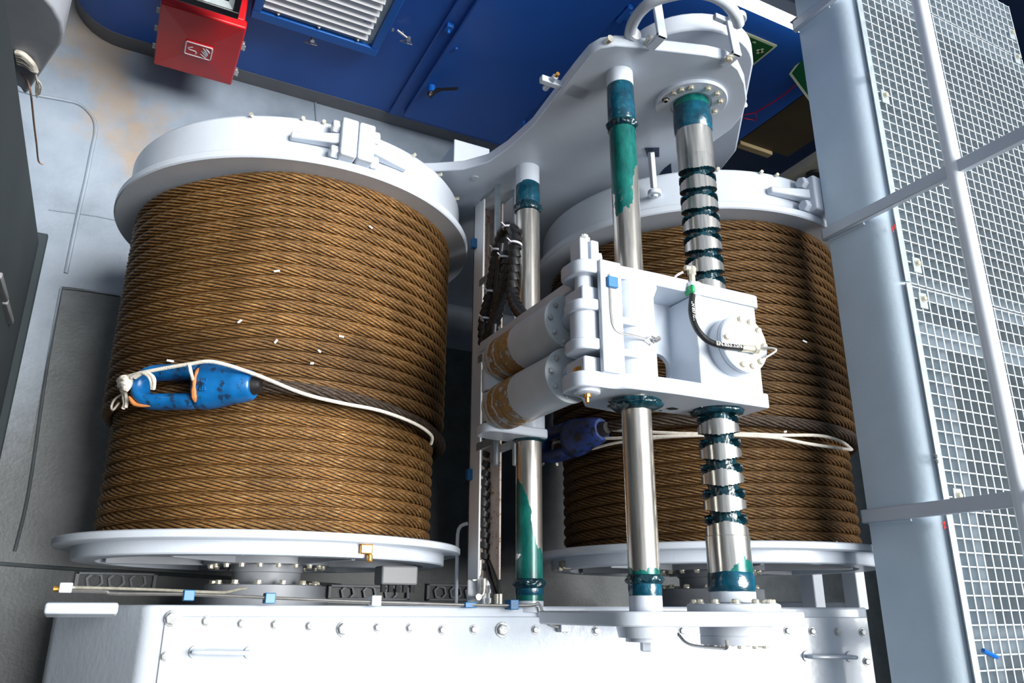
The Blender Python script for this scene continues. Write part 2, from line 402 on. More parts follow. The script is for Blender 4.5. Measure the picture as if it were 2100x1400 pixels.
# ------------------------------------------------------------------ the setting: deck, house wall, kick strip
ZF = -6.6; YW = 4.648
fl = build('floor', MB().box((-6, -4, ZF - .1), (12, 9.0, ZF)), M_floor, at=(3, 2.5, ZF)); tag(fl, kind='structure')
def bead(pts, r=.012):
    b = MB().tube(smooth_path([onZ(x, y, ZF + .002) for x, y in pts], 6), r, 8)
    return build('weld_bead', b, M_floor, fl)
bead([(40, 185), (80, 196), (130, 205), (165, 215), (190, 240), (196, 268), (188, 310), (176, 370), (160, 440), (135, 560)], .016)
bead([(125, 590), (180, 596), (245, 606)], .012); bead([(125, 592), (95, 760), (60, 1000), (30, 1130)], .012)
bead([(-20, 1154), (160, 1167), (330, 1176), (700, 1200)], .014); bead([(646, 205), (650, 260)], .012)
bead([(100, 430), (190, 442), (240, 452)], .006)

wx = [(-.72 + .45 * math.cos(t) - .0, YW + .45 - .45 * math.sin(t)) for t in [PI - i * PI / 2 / 8 for i in range(9)]]
wx = [(x + .25, y) for x, y in wx]                         # quarter round at the left end, then straight
def wall_strip(z0, z1, out, x1):
    pts = [(wx[0][0], 8.5)] + wx + [(x1, YW)]
    inner = [(x - out * (1 if i < 2 else 0), y - (out if i >= 5 else out * .5)) for i, (x, y) in enumerate(pts)]
    poly = [V((x, y, z0)) for x, y in inner] + [V((x1, 8.5, z0))]
    return MB().prism(poly, V((0, 0, z1 - z0)))
wf = build('wall_far', wall_strip(-6.42, -1.5, 0, 5.33), M_blue); tag(wf, kind='structure')
bb = build('baseboard_far', wall_strip(ZF, -6.42, .004, 5.33), M_kick); tag(bb, kind='structure')
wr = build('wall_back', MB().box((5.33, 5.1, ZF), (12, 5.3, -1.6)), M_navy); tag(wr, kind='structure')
ws = build('wall_right', MB().box((9.0, -4, ZF), (9.2, 5.1, 2.0)), paint('blue_grey_paint', (.10, .15, .23), .5)); tag(ws, kind='structure')
wn_ = build('added_wall_near', MB().box((-6, -4.2, ZF), (12, -4, 1.0)), M_housing); tag(wn_, kind='structure')  # unseen wall added behind the viewpoint to cut low sky light
wl_ = build('added_wall_left', MB().box((-4.2, -4, ZF), (-4.0, 9, .5)), M_housing); tag(wl_, kind='structure')  # unseen wall added beyond the housing to cut sky light from the left
up_ = build('shade_slab', MB().box((-4, -4, .9), (3.2, -1.3, 1.05)), M_frame); tag(up_, kind='structure')  # unseen slab added over the viewpoint, keeps sky off camera-facing surfaces

cl_ = build('shade_slab', MB().box((3.3, 4.16, -2.98), (5.9, 5.1, -2.90)), M_frame); tag(cl_, kind='structure')

# blue door in the house wall
d1 = thing('door_1', 'blue steel weathertight door with dogs and black lever handle', None, V((2.55, YW, -6.35))); d1['kind'] = 'structure'
build('door_frame', MB().prism([V((x, YW, z)) for x, z in ((1.90, -6.40), (3.22, -6.40), (3.22, -3.4), (1.90, -3.4))], V((0, -.035, 0))), M_blue, d1, .012)
build('door_leaf', MB().prism([V((x, YW - .035, z)) for x, z in rounded([(2.02, -6.30), (3.11, -6.30), (3.11, -3.55), (2.02, -3.55)], .03)], V((0, -.05, 0))), M_blue, d1, .012)
hp = onY(885, 180, YW - .10)
hd = build('handle_boss', MB().cyl(hp + EY * .02, hp - EY * .05, .035, 20), M_blue2, d1)
h2 = onY(933, 182, YW - .16)
build('lever_handle', MB().tube(smooth_path([hp - EY * .03, hp - EY * .07 - EZ * .015, hp + (h2 - hp) * .3 - EY * .02, h2, h2 + V((.01, 0, .02))], 5), [.03] * 6 + [.02] * 5 + [.014] * 10, 10), M_black, d1)
for (x, y) in ((920, 58), (936, 92)):
    p = onY(x, y, YW - .05); build('door_dog', MB().box(p - V((.03, .02, .03)), p + V((.03, .02, .05))).cyl(p - EY * .01, p - EY * .05, .014, 10), M_blue2, d1, .006)
for (x, y) in ((1060, 254), (1275, 25)):
    p = onY(x, y, YW - .05); q = MB()
    q.box(p - V((.16, .02, .035)), p + V((-.01, .025, .05))); q.cyl(p + V((.02, -.01, -.09)), p + V((.02, -.01, .10)), .028, 14); q.box(p + V((.03, -.02, -.05)), p + V((.13, .03, .04)))
    build('hinge', q, M_blue2, d1, .008)

# ventilation louver
lv = thing('ventilation_louver', 'blue framed ventilation louver with white slats on the blue wall', 'louver', V((.98, YW, -5.56)))
x0, x1, z0, z1 = .445, 1.50, -5.56, -4.30; yf = YW - .06
for a, b in (((x0, z0), (x1, z0 + .10)), ((x0, z1 - .10), (x1, z1)), ((x0, z0 + .10), (x0 + .07, z1 - .10)), ((x1 - .07, z0 + .10), (x1, z1 - .10))):
    build('frame_bar', MB().box((a[0], yf - .05, a[1]), (b[0], YW, b[1])), M_blue2, lv, .008)
build('backing', MB().box((x0 + .07, YW - .03, z0 + .1), (x1 - .07, YW, z1 - .1)), M_navy, lv)
build('inner_rim', MB().box((x0 + .07, yf - .02, z0 + .10), (x1 - .07, yf + .01, z0 + .15)).box((x1 - .12, yf - .02, z0 + .15), (x1 - .07, yf + .01, z1 - .1)), M_galv, lv, .004)
k = 0; z = z0 + .165; first = None
while z < z1 - .14:
    if first is None:
        q = MB().hexa([(x0 + .075, yf - .045, z), (x1 - .122, yf - .045, z), (x1 - .122, yf - .041, z + .007), (x0 + .075, yf - .041, z + .007),
                       (x0 + .075, yf + .022, z + .055), (x1 - .122, yf + .022, z + .055), (x1 - .122, yf + .028, z + .060), (x0 + .075, yf + .028, z + .060)])
        first = build('slat', q, M_slat, lv); zf = z
    else: again(first, (0, 0, z - zf), lv)
    z += .078
q = MB()
for i in range(3):
    p = V((x0 + .2 + .33 * i, yf - .03, z0 + .135)); q.bolt(p, -EY, .010, .02)
build('screw_row', q, M_zinc, lv, sharp=30)['kind'] = 'stuff'
p = onY(758, 50, yf - .02)
build('maker_label', text_mb('Splitz', .05, p - EY * .001, EX, EZ, .0006), M_label_blue, lv)
for (x, y, ex, ey) in ((648, 62, 641, 82), (815, 62, 838, 80)):
    a = onY(x, y, YW - .05); b = onY(ex, ey, YW - .10); q = MB()
    q.tube([a, b], .010, 8); q.cyl(b - EY * .015, b + EY * .015, .018, 10)
    c = b + V((.0, -.01, -.05)); q.tube([b + V((-.005, 0, -.005)), b + V((.05, 0, -.05)), b + V((-.055, 0, -.055))], .007, 6, closed=True)
    q.cyl(a + EX * .045, a + EX * .045 - EY * .02, .011, 8); q.cyl(a - EX * .04, a - EX * .04 - EY * .02, .011, 8)
    build('swing_clamp', q, M_steel, lv)

# fire hose cabinet
fc = thing('fire_hose_cabinet', 'red fire hose cabinet on the blue wall with a hose and flame sign', 'cabinet', V((.11, 4.4, -6.12)))
build('body', MB().box((-.165, 4.33, -6.10), (.40, YW, -5.37)), M_red, fc, .015)
dr = build('door', MB().add([(-.20, 4.25, -6.135), (.415, 4.25, -6.135), (.415, 4.25, -5.35), (-.20, 4.25, -5.35), (.108, 4.225, -5.74),
     (-.20, 4.33, -6.135), (.415, 4.33, -6.135), (.415, 4.33, -5.35), (-.20, 4.33, -5.35)],
    [(0, 1, 4), (1, 2, 4), (2, 3, 4), (3, 0, 4), (0, 5, 6, 1), (1, 6, 7, 2), (2, 7, 8, 3), (3, 8, 5, 0), (8, 7, 6, 5)]), M_red, fc, .014, sharp=3)
sc = onY(407, 104, 4.222)
q = MB().prism([V((a, 4.222, b)) for a, b in rounded([(sc.x - .105, sc.z - .085), (sc.x + .105, sc.z - .085), (sc.x + .105, sc.z + .085), (sc.x - .105, sc.z + .085)], .018)], V((0, .012, 0)))
sg = build('sign_plate', q, M_sign_red, dr)
wq = MB(); o_ = rounded([(-.098, -.078), (.098, -.078), (.098, .078), (-.098, .078)], .014); 
wq.tube([V((sc.x + a, 4.221, sc.z + b)) for a, b in o_], .0055, 6, closed=True)
wq.tube(smooth_path([V((sc.x + a, 4.221, sc.z + b)) for a, b in ((-.055, .018), (-.075, .006), (-.07, -.012), (-.04, -.016), (-.02, -.02), (-.012, -.04), (-.02, -.05))], 4), .0045, 6)
wq.tube([V((sc.x - .06, 4.221, sc.z + .016)), V((sc.x - .045, 4.221, sc.z + .026))], .006, 6)
for (a, b, a2, b2, r) in ((.02, .01, .065, -.05, .006), (.028, .05, .072, -.018, .0065), (.048, .055, .082, .008, .007), (.016, -.03, .06, -.066, .006), (.034, .02, .07, -.034, .006)):
    wq.tube(smooth_path([V((sc.x + a, 4.221, sc.z + b)), V((sc.x + (a + a2) / 2 + .008, 4.221, sc.z + (b + b2) / 2 - .004)), V((sc.x + a2, 4.221, sc.z + b2))], 3), [r * .3, r * .8, r, r, r, r, r * .5], 6)
build('sign_symbol', wq, M_sign_white, dr)
q = MB()
for z in (-5.52, -5.74, -5.97):
    for dz in (-.025, 0, .025): q.cyl(V((-.20, 4.31, z + dz)), V((-.225, 4.31, z + dz)), .008, 8)
build('hinge', q, M_steel, fc)
q = MB()
for z in (-5.62, -5.98): q.box((.415, 4.29, z - .05), (.438, 4.32, z + .03)).cyl(V((.44, 4.30, z)), V((.44, 4.30, z - .06)), .010, 8)
build('latch', q, M_steel, fc, .003)
rg = MB(); n1, n2 = 14, 8
pa, pb = onY(352, -8, 4.32), onY(432, 20, 4.32)
for i in range(n1):
    for j in range(n2):
        u, w = i / (n1 - 1), j / (n2 - 1)
        p = V((-.14 + .30 * u, 4.34 + .16 * w, -5.358 + .05 * (.6 + .8 * noise.noise(V((u * 4, w * 3, 1)))) * math.sin(PI * min(1, u * 1.1 + .05)) + .10 * w))
        p.y += .03 * noise.noise(V((u * 5, w * 5, 8)))
        rg.v.append(p)
for i in range(n1 - 1):
    for j in range(n2 - 1): a = i * n2 + j; rg.f.append((a, a + n2, a + n2 + 1, a + 1)); rg.m.append(0)
ro = build('plastic_rag', rg, M_rag, sharp=0); ro.modifiers.new('solid', 'SOLIDIFY').thickness = .008
tag(ro, 'crumpled white plastic rag lying on the red fire hose cabinet', 'rag')

# floodlight over the cabinet
fd = thing('floodlight', 'black framed floodlight with a white reflector above the red cabinet', 'floodlight', V((.10, 4.3, -5.1)))
fx0, fx1 = -.28, .325; ay = V((0, .30, .95)).normalized(); nn = V((0, -.95, .30)).normalized(); bz = onY(480, 35, 4.10)
bc = V((0, bz.y, bz.z))
def fpt(x, h, d): return V((x, 0, 0)) + bc + ay * h + nn * d
for (a, b, c, d) in ((fx0, fx1, 0, .055), (fx0, fx1, .395, .45), (fx0, fx0 + .045, .055, .395), (fx1 - .045, fx1, .055, .395)):
    build('bezel_bar', MB().hexa([fpt(a, c, -.03), fpt(b, c, -.03), fpt(b, d, -.03), fpt(a, d, -.03), fpt(a, c, .02), fpt(b, c, .02), fpt(b, d, .02), fpt(a, d, .02)]), M_blackgloss, fd, .006)
i0, i1, j0, j1 = fx0 + .045, fx1 - .045, .055, .395
build('reflector', MB().add([fpt(i0, j0, 0), fpt(i1, j0, 0), fpt(i1, j1, 0), fpt(i0, j1, 0), fpt(i0 + .12, j0 + .12, -.10), fpt(i1 - .12, j0 + .12, -.10), fpt(i1 - .12, j1 - .12, -.10), fpt(i0 + .12, j1 - .12, -.10)],
    [(0, 1, 5, 4), (1, 2, 6, 5), (2, 3, 7, 6), (3, 0, 4, 7), (4, 5, 6, 7)]), M_lamp_in, fd, sharp=10)
build('glass', MB().hexa([fpt(i0, j0, .006), fpt(i1, j0, .006), fpt(i1, j1, .006), fpt(i0, j1, .006), fpt(i0, j0, .01), fpt(i1, j0, .01), fpt(i1, j1, .01), fpt(i0, j1, .01)]), M_glass, fd)
build('back_shell', MB().hexa([fpt(fx0 + .03, .03, -.14), fpt(fx1 - .03, .03, -.14), fpt(fx1 - .03, .42, -.14), fpt(fx0 + .03, .42, -.14), fpt(fx0, 0, -.03), fpt(fx1, 0, -.03), fpt(fx1, .45, -.03), fpt(fx0, .45, -.03)]), M_blackgloss, fd, .01)
build('bracket', MB().box((-.02, bc.y + .1, bc.z + .2), (.06, YW, bc.z + .28)), M_blackgloss, fd, .006)

# green signs, pull cord, strip light, dark recess fittings
def sign(cx, cz, w, h, label, fig):
    t = thing('safety_sign', label, 'sign', V((cx, YW, cz - h / 2)))
    build('sign_border', MB().box((cx - w / 2, YW - .012, cz - h / 2), (cx + w / 2, YW, cz + h / 2)), M_lum, t)
    build('sign_field', MB().box((cx - w / 2 + .022, YW - .016, cz - h / 2 + .022), (cx + w / 2 - .022, YW - .004, cz + h / 2 - .022)), M_green, t)
    q = MB(); yy = YW - .018
    for shape in fig: q.prism([V((cx + a, yy, cz + b)) for a, b in shape], V((0, .008, 0)))
    build('sign_symbol', q, M_lum, t)
def rect(a, b, c, d): return [(a, b), (c, b), (c, d), (a, d)]
def circ(x, z, r): return [(x + r * math.cos(t * PI / 5), z + r * math.sin(t * PI / 5)) for t in range(10)]
pc = onY(1590, 95, YW); w_, h_ = .40, .40
sign(pc.x - w_ / 2, pc.z - h_ / 2 + .02, w_, h_, 'green sign with a white cross, seen past the rim of the grey guard',
     [rect(.075, .075, .145, .098), rect(.099, .05, .122, .122), circ(-.055, .10, .02), [(-.035, .142), (.01, .142), (-.012, .16)], rect(-.12, -.02, -.02, .075), rect(-.14, -.05, -.10, .0)])
bl = onY(1619, 152, YW - .03); br = ray(1645, 187); br = br * (4.38 / br.y); ux = (br - bl).normalized(); uy = (EZ - ux * ux.z).normalized(); un = ux.cross(uy)
t = thing('safety_sign', 'green sign with a white lying figure, half hidden behind the pale walkway beam', 'sign', bl)
def s2(pts, h0, h1, m, nm): build(nm, MB().prism([bl + ux * a + uy * b + un * h0 for a, b in pts], un * (h1 - h0)), m, t)
s2(rect(0, 0, .42, .42), -.006, .006, M_lum, 'sign_border'); s2(rect(.025, .025, .395, .395), -.009, .009, M_green, 'sign_field')
q = MB()
for shape in (rect(.10, .15, .16, .22), rect(.14, .16, .27, .27), circ(.30, .25, .03), rect(.18, .12, .25, .16), circ(.35, .27, .018)): q.prism([bl + ux * a + uy * b - un * .012 for a, b in shape], un * .024)
build('sign_symbol', q, M_lum, t)
pts = [onY(1655, 158, YW)] + [onY(x, y, YW - .06) for x, y in ((1640, 168), (1600, 200), (1549, 231))]
q = MB().tube(smooth_path(pts, 4), .008, 8); e = pts[-1]
q.tube([e, onY(1551, 246, YW - .06), onY(1527, 243, YW - .06), onY(1523, 236, YW - .06)], .008, 8, closed=True)
tag(build('pull_cord', q, M_magenta), 'crimson pull cord with a triangular loop against the dark blue wall', 'cord')
sl = thing('strip_light', 'lit white fluorescent strip light high on the blue wall', 'lamp', V((4.2, 4.5, -3.6)))
build('diffuser', MB().prism([V((3.30, y, z)) for y, z in rounded([(4.40, -3.55), (4.54, -3.55), (4.54, -3.40), (4.40, -3.40)], .05)], V((1.5, 0, 0))), M_tube, sl)
build('housing', MB().box((3.28, 4.38, -3.40), (4.82, YW, -3.30)), M_frame, sl, .01)
build('clip', MB().box((4.22, 4.37, -3.46), (4.26, 4.40, -3.30)), M_steel, sl, .004)
db_ = thing('dark_board', 'dark brown board with a tan foot ledge in the recess right of the blue wall', 'board', V((5.74, 4.9, -5.33)))
build('board_face', MB().box((5.40, 4.70, -5.25), (6.08, 5.095, -3.4)), M_brown, db_)
build('foot_ledge', MB().box((5.40, 4.66, -5.33), (5.86, 5.095, -5.25)), M_tan, db_, .008)
vm = thing('valve_cabinet', 'beige valve cabinet with round fittings behind the right drum', 'cabinet', V((5.2, 3.9, ZF)))
build('cabinet_body', MB().prism([onY(1604, 352, 3.75), onY(1700, 290, 3.75), V((6.0, 3.75, -3.9)), V((6.0, 3.75, ZF)), V((onY(1604, 352, 3.75).x, 3.75, ZF))], V((0, -.08, 0))), M_beige, vm, .02)
q = MB()
for (x, y, r) in ((1668, 345, .07), (1682, 372, .09), (1672, 395, .06)):
    p = onY(x, y, 3.72); q.cyl(p + EY * .06, p - EY * .08, r, 20)
build('round_fitting', q, M_black, vm)['kind'] = 'stuff'

# slate housing at the left, cowl behind it
hs = thing('slate_housing', 'tall slate green steel housing along the left edge', 'housing', V((-1.7, .6, ZF)))
build('side_shell', MB().prism([V((x, y, ZF)) for x, y in rounded([(-.77, -2.5), (-.77, 2.73), (-2.6, 2.73), (-2.6, -2.5)], [.02, .07, .02, .02])], V((0, 0, 6.3))), M_housing, hs, .012)
q = MB()
for (x, y, X) in ((4, 590, -.75), (16, 640, -.75)):
    p = onX(x, y, -.76); q.box(p - V((.02, .02, .20)), p + V((.02, .02, .22)))
build('rib', q, M_kick, hs, .008)['kind'] = 'stuff'
build('base_angle', MB().box((-.80, -2.5, ZF), (-.72, 2.76, ZF + .05)), M_housing, hs, .01)
cw = MB(); fr = [onY(x, y, 3.05) for x, y in ((-120, -40), (20, -60), (78, -22), (112, 18), (128, 48), (131, 72), (126, 92), (58, 190), (50, 196), (40, 180), (-80, 120))]
cw.prism(fr, V((0, .5, 0)))
tag(build('rounded_cowl', cw, M_dark, bevel=.05, seg=4), 'rounded grey steel cowl sticking out behind the slate housing', 'cowl')
hk = MB()
for i in range(5):
    hk.tube(smooth_path([onY(34 + 1 * i, 108 + 5 * i, 3.04), onY(48 + i, 112 + 5 * i, 3.03 - .004 * (i % 2)), onY(64 + i * .6, 128 + 3.5 * i, 3.02), onY(71 + .6 * i, 140 + 1.5 * i, 3.035)], 5), .017, 8)
hk.tube(smooth_path([onY(71, 144, 3.03), onY(74, 158, 3.03), onY(77, 168, 3.03)], 4), .008, 6)
for i in range(7): hk.tube(smooth_path([onY(76, 162, 3.03), onY(77 + random.uniform(-4, 8), 180 + random.uniform(-5, 5), 3.03), onY(78 + random.uniform(-5, 5), 195 + random.uniform(-6, 8), 3.03)], 4), .005, 5)
tag(build('rope_hank', hk, M_cord), 'white rope hank lashed round the rounded grey cowl', 'rope')
tag(build('hanging_string', MB().tube(smooth_path([onY(x, y, 3.05 if y < 170 else 3.0) for x, y in ((44, 148), (56, 165), (62, 185), (66, 215), (70, 255), (75, 295), (79, 330), (88, 337))], 4), .006, 6), M_string), 'thin brown string hanging beside the slate housing', 'string')

# ------------------------------------------------------------------ winch drums
def hit_local(x, y, C, R):
    p = onC(x, y, C, R); n = V((p.x - C.x, 0, p.z - C.z)).normalized(); return p, n, V((n.z, 0, -n.x))
def drum(C, label, clamp_px, phase):
    t = thing('winch_drum', label, 'drum', P(C, 1.4))
    c0 = P(C, 0)
    build('barrel', MB().cyl(P(C, .33), P(C, 2.45), .925, 64), M_frame, t)
    build('near_flange', MB().lathe(c0, EY, [(.316, 1.0), (.316, 1.184), (.323, 1.193), (.353, 1.193), (.360, 1.185), (.360, .93)], 128, closed=True), M_white, t, sharp=40)
    build('stiffener_ring', MB().lathe(c0, EY, [(.318, .96), (.248, .96), (.248, 1.082), (.255, 1.090), (.318, 1.090)], 128, closed=True), M_white, t)
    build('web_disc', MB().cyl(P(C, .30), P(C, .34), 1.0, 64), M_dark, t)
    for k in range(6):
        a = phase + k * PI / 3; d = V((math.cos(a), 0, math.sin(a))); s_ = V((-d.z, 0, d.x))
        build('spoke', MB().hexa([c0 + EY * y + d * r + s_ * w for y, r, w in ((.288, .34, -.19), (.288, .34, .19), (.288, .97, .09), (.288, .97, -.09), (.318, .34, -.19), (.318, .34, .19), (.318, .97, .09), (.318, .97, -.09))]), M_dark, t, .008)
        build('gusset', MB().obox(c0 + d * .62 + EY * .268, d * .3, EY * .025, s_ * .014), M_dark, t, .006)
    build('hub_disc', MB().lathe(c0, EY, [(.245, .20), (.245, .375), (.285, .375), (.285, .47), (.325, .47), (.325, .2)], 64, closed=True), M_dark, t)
    q = MB()
    for k in range(20):
        a = 2 * PI * k / 20; q.bolt(c0 + EY * .245 + V((math.cos(a), 0, math.sin(a))) * .335, -EY, .016, .022)
    build('hub_bolts', q, M_zinc, t)['kind'] = 'stuff'
    build('shaft', MB().lathe(c0, EY, [(.04, .205), (.20, .205), (.205, .215), (.24, .215), (.40, .215)], 48), M_dark, t)
    # far flange and brake band
    build('far_flange', MB().lathe(c0, EY, [(2.420, .93), (2.420, 1.185), (2.428, 1.193), (2.465, 1.193), (2.475, 1.183), (2.475, .93)], 128, closed=True), M_white, t, sharp=40)
    build('brake_band', MB().lathe(c0, EY, [(2.46, .8), (2.46, 1.125), (2.73, 1.125), (2.745, 1.115), (2.745, .8)], 128, closed=True), M_white, t)
    build('end_disc', MB().cyl(P(C, 2.70), P(C, 2.74), .95, 64), M_dark, t)
    for (a, y) in ((100, 2.40), (77, 2.40), (62, 2.40), (40, 2.40)):
        n_ = V((math.cos(math.radians(a)), 0, math.sin(math.radians(a))))
    q = MB()
    for a in (118, 103, 97, 66, 52, 35):
        n_ = V((math.cos(math.radians(a)), 0, math.sin(math.radians(a)))); q.tube([c0 + EY * 2.735 + n_ * 1.12, c0 + EY * 2.735 + n_ * 1.15], .012, 6)
    build('band_studs', q, M_zinc, t)['kind'] = 'stuff'
    # bolted clamp joining the two halves of the brake band
    p, n_, tg = hit_local(*clamp_px, C, 1.125); p = V((p.x, 2.60, p.z))
    if tg.x < 0: tg = -tg
    cl = build('band_clamp', MB().obox(p - tg * .052 + n_ * .055, tg * .049, EY * .125, n_ * .075).obox(p + tg * .052 + n_ * .055, tg * .049, EY * .125, n_ * .075), M_white, t, .012)
    for s_ in (-1, 1):
        def q3(u, y, h): return p + tg * (s_ * u) + EY * y + n_ * (h - (u * u) / 2.25)
        q = MB().hexa([q3(.09, -.035, .02), q3(.36, -.022, .0), q3(.36, .022, .0), q3(.09, .035, .02), q3(.09, -.035, .10), q3(.36, -.022, .045), q3(.36, .022, .045), q3(.09, .035, .10)])
        build('clamp_arm', q, M_white, t, .01)
        for y in (-.085, .085):
            b = MB().lathe(p + tg * s_ * .10 + EY * y + n_ * .055, tg * s_, [(0, .042), (.038, .042), (.046, .034)], 6)
            build('clamp_bolt', b, M_white, cl, .003)
    return t
dl = drum(CL, 'left winch drum, white flanges, carrying the brightly lit wire rope', (722, 300), .2)
drr = drum(CR, 'right winch drum, white flanges, behind the guide rods and screw', (1655, 405), .9)
p = onC(750, 1128, CL, 1.1); 
build('grease_nipple', MB().box(p - V((.035, .02, .03)), p + V((.03, .03, .03))).cyl(p + V((.02, -.02, .01)), p + V((.02, -.06, .015)), .016, 12), M_brass, dl, .006)
p = onC(1158, 1160, CR, 1.08)
build('grease_nipple', MB().box(p - V((.03, .02, .03)), p + V((.03, .03, .03))).cyl(p + V((-.02, -.02, .0)), p + V((-.05, -.02, .0)), .014, 12), M_beige, drr, .006)

# ------------------------------------------------------------------ wire rope: every wrap a laid-up nine-strand rope
def wrap_mb(R, turns, shift, ph=0.0, a0=-90, a1=270, steps=330, rr=.0352, yfun=None, rfun=None, ns=9):
    mb = MB(); mb.uv = []
    dS = rr / (1 + math.sin(PI / ns)) ; rs = rr - dS
    sec = []
    for k in range(ns):
        c = 2 * PI * k / ns
        for j, b in enumerate((-92, -52, 0, 52, 92)):
            bb = c + math.radians(b); sec.append((dS * math.cos(c) + rs * math.cos(bb), dS * math.sin(c) + rs * math.sin(bb)))
    n = len(sec)
    for i in range(steps + 1):
        f = math.radians(a0 + (a1 - a0) * i / steps); er = V((math.cos(f), 0, math.sin(f)))
        tw = turns * f + ph; cw_, sw = math.cos(tw), math.sin(tw)
        y = yfun(math.degrees(f)) if yfun else shift(math.degrees(f)); r = rfun(math.degrees(f)) if rfun else R
        for (a, b) in sec:
            mb.v.append(er * (r + a * cw_ - b * sw) + EY * (y + a * sw + b * cw_))
    for i in range(steps):
        for k in range(n):
            m = (k + 1) % n; mb.f.append((i * n + k, i * n + m, (i + 1) * n + m, (i + 1) * n + k)); mb.m.append(0)
            u0, u1 = k / n, (k + 1) / n; v0, v1 = R * math.radians((a1 - a0) * i / steps), R * math.radians((a1 - a0) * (i + 1) / steps)
            mb.uv.append(((u0, v0), (u1, v0), (u1, v1), (u0, v1)))
    return mb
def sst(x): x = max(0, min(1, x)); return x * x * (3 - 2 * x)
PU, PLW = .0735, .0700
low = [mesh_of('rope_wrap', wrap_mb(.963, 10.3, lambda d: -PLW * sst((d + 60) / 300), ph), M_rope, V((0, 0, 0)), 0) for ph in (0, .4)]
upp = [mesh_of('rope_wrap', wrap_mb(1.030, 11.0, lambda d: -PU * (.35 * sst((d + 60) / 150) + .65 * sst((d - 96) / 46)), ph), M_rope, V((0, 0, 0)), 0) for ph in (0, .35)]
def rope(C, label, sy, end_px):
    t = thing('wire_rope', label, 'rope', P(C, 1.2))
    def put(me, y):
        o = bpy.data.objects.new('rope_wrap', me); COL.objects.link(o); o.parent = t; o.location = P(C, y) - P(C, 1.2); ORG[o.name] = P(C, 1.2)
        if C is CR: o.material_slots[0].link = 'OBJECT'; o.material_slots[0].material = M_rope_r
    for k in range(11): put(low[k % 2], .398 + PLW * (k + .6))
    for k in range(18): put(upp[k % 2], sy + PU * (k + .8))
    return t
rl = rope(CL, 'rust brown wire rope wound in two layers on the left drum', 1.115, None)
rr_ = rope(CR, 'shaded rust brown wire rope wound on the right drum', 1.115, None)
f0 = math.degrees(math.atan2(-4.117 + 5.178, .60 - .95))
tl_ = wrap_mb(1.03, 11.0, None, 0, -80, f0, 170, .037, yfun=lambda d: 1.100 - .085 * sst((f0 - d) / 95), rfun=lambda d: 1.045 + .075 * sst((d - f0 + 75) / 75))
tl_.v = [v + P(CL, 0) for v in tl_.v]
build('rope_tail', tl_, M_rope_d, rl, sharp=0)
f1 = math.degrees(math.atan2(-4.12 + 4.381, 2.74 - 3.781))
tr_ = wrap_mb(1.03, 11.0, None, 0, -60, f1, 170, .037, yfun=lambda d: 1.085 - .02 * sst((f1 - d) / 95), rfun=lambda d: 1.04 + .06 * sst((d - f1 + 60) / 60))
tr_.v = [v + P(CR, 0) for v in tr_.v]
build('rope_tail', tr_, M_rope_d, rr_, sharp=0)

